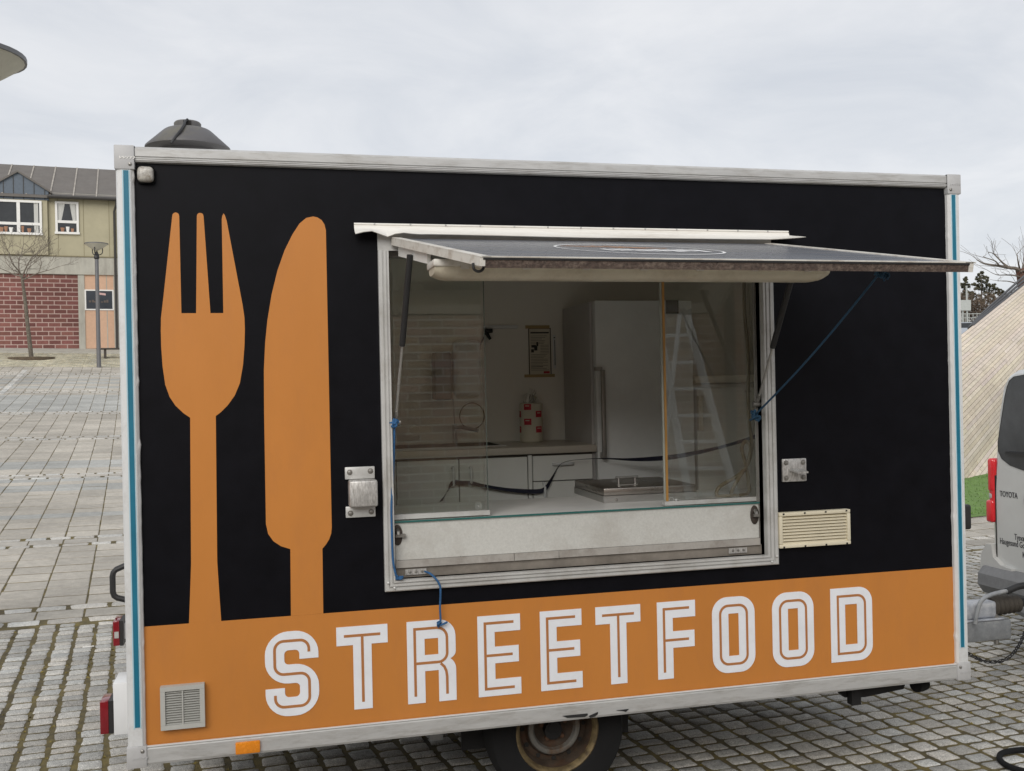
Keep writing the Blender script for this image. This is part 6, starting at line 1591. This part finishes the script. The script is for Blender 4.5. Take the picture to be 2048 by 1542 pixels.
# lettering on the rear doors
def rear_text(nm, body, y, z, size, m_, sx=1., dep=.0008):
    T = Matrix(((0, 0, -1, VX - .0012), (-1, 0, 0, y), (0, 1, 0, z), (0, 0, 0, 1)))
    return text(nm, body, size, T, m_, van, dep, 'LEFT', sx)
q = pxr(2000, 991); rear_text('badge_lettering', 'TOYOTA', q[0], q[1] - .004, .055, M['decal'], .72, .0015)
q = pxr(2029, 1078); rear_text('door_lettering', 'Tysvæ', q[0], q[1] - .004, .058, M['decal'], .66)
q = pxr(2000, 1085); rear_text('door_lettering', 'Haugesund Go', q[0], q[1] - .006, .058, M['decal'], .66)
q = pxr(2045, 1113); rear_text('door_lettering', 'K', q[0], q[1] - .006, .056, M['decal'], .80)
b = MB(); c_ = pxr(2060, 1003); T = Matrix.Translation((VX - .003, c_[0], c_[1])) @ rot_to((-1, 0, 0)) @ Matrix.Diagonal((.045, .062, 1, 1))
b.lathe([(1, 0), (1, .004), (.88, .004), (.88, 0)], T, 28, caps=False); b.build('emblem', M['badge'], van)
for x in (VX + .95, VX + 4.0):
    for yy, s_ in ((VY - .86, -1), (VY + .86, 1)):
        T = Matrix.Translation((x, yy, gxy(x, yy) + .33)) @ rot_to((0, s_, 0))
        p = MB(); p.lathe([(.2, -.11), (.29, -.11), (.325, -.08), (.33, 0), (.325, .08), (.29, .10), (.2, .10)], T, 32, caps=False); tw = p.build('wheel', M['rubber'], van)
        p = MB(); p.lathe([(.2, .09), (.17, .05), (.06, .07), (.001, .072)], T, 24, caps=False); p.build('rim', M['rim'], tw)
for s_ in (1, -1):
    p = MB(); Y0 = VY + s_ * .945
    p.prism([(VX + 3.0, 1.25), (VX + 3.9, 1.25), (VX + 3.55, 1.75), (VX + 3.0, 1.78)], -.01, .012, lambda q, a: Vector((q[0], VY + s_ * (.945 - max(0, q[1] - 1.25) * .14 + a), q[1]))); p.build('side_window', M['van_glass'], van)
    p = MB(); p.rbox(VX + 3.55, VX + 3.7, min(VY + s_ * .95, VY + s_ * 1.14), max(VY + s_ * .95, VY + s_ * 1.14), 1.15, 1.38, .03, 3); p.build('door_mirror', M['van_white'], van)
p = MB(); p.add([(VX + 3.56, VY + y_, 1.83 - .02) if k == 0 else (VX + 4.17, VY + y_, 1.31) for k in (0, 1) for y_ in (-.72, .72)], [(0, 1, 3, 2)]); p.build('windscreen', M['van_glass'], van)

# ================================================================ SMALL THINGS ON THE GROUND
def gpoint(px_, py_, dz): q = gp(px_, py_); return q + Vector((0, 0, dz))
b = MB(); pts = [gpoint(2075, 1508, .02), gpoint(2040, 1508, .02), gpoint(2008, 1513, .02), gpoint(1999, 1522, .02), gpoint(2006, 1534, .02), gpoint(2030, 1546, .02), gpoint(2075, 1556, .02)]
b.tube(bez(pts, 8), .014, 10); single(b, 'rubber_hose', M['rubber'], 'black hose curled on the cobbles in the bottom right corner', 'hose', pts[2])
# safety chain sagging from the drawbar to the van
ch = thing('safety_chain', 'thin dark chain sagging over the cobbles between trailer and van', 'chain', (4.6, .75, gxy(4.6, .75)))
yc = .80
pts = bez([py(1925, 1300, yc + .15), py(1945, 1312, yc + .1), py(1965, 1321, yc), py(1985, 1324, yc), py(2005, 1321, yc), py(2022, 1311, yc), py(2037, 1292, yc + .05), py(2047, 1272, yc + .1), py(2060, 1240, yc + .15)], 6)
lk = 0; acc = 0; last = pts[0]
links = []
for p0, p1 in zip(pts[:-1], pts[1:]):
    L = (p1 - p0).length; k = 0
    while acc + (L - k) >= .024:
        k += .024 - acc; acc = 0; links.append((p0.lerp(p1, min(1, k / L)), (p1 - p0).normalized()))
    acc += L - k
b0 = MB(); b0.tube([(.016 * math.cos(2 * math.pi * i / 10) + (.006 if math.cos(2 * math.pi * i / 10) > 0 else -.006), .009 * math.sin(2 * math.pi * i / 10), 0) for i in range(10)], .0025, 5, closed=True)
lme = b0.mesh('link', M['dark_steel'])
for i, (c_, t) in enumerate(links):
    o = bpy.data.objects.new('link', lme); link(o); o.parent = ch
    R0 = t.to_track_quat('X', 'Z').to_matrix().to_4x4() @ Matrix.Rotation(math.pi / 2 * (i % 2), 4, 'X')
    o.matrix_local = Matrix.Translation(c_ - ORIG[ch.name]) @ R0
q = gpoint(165, 1298, .012); b = MB(); b.tube([q, q + Vector((.075, .01, 0))], .004, 8); single(b, 'paper_stub', M['white_paint'], 'tiny white paper stub lying on the cobbles at the left', 'litter', q)

bpy.context.view_layer.update()
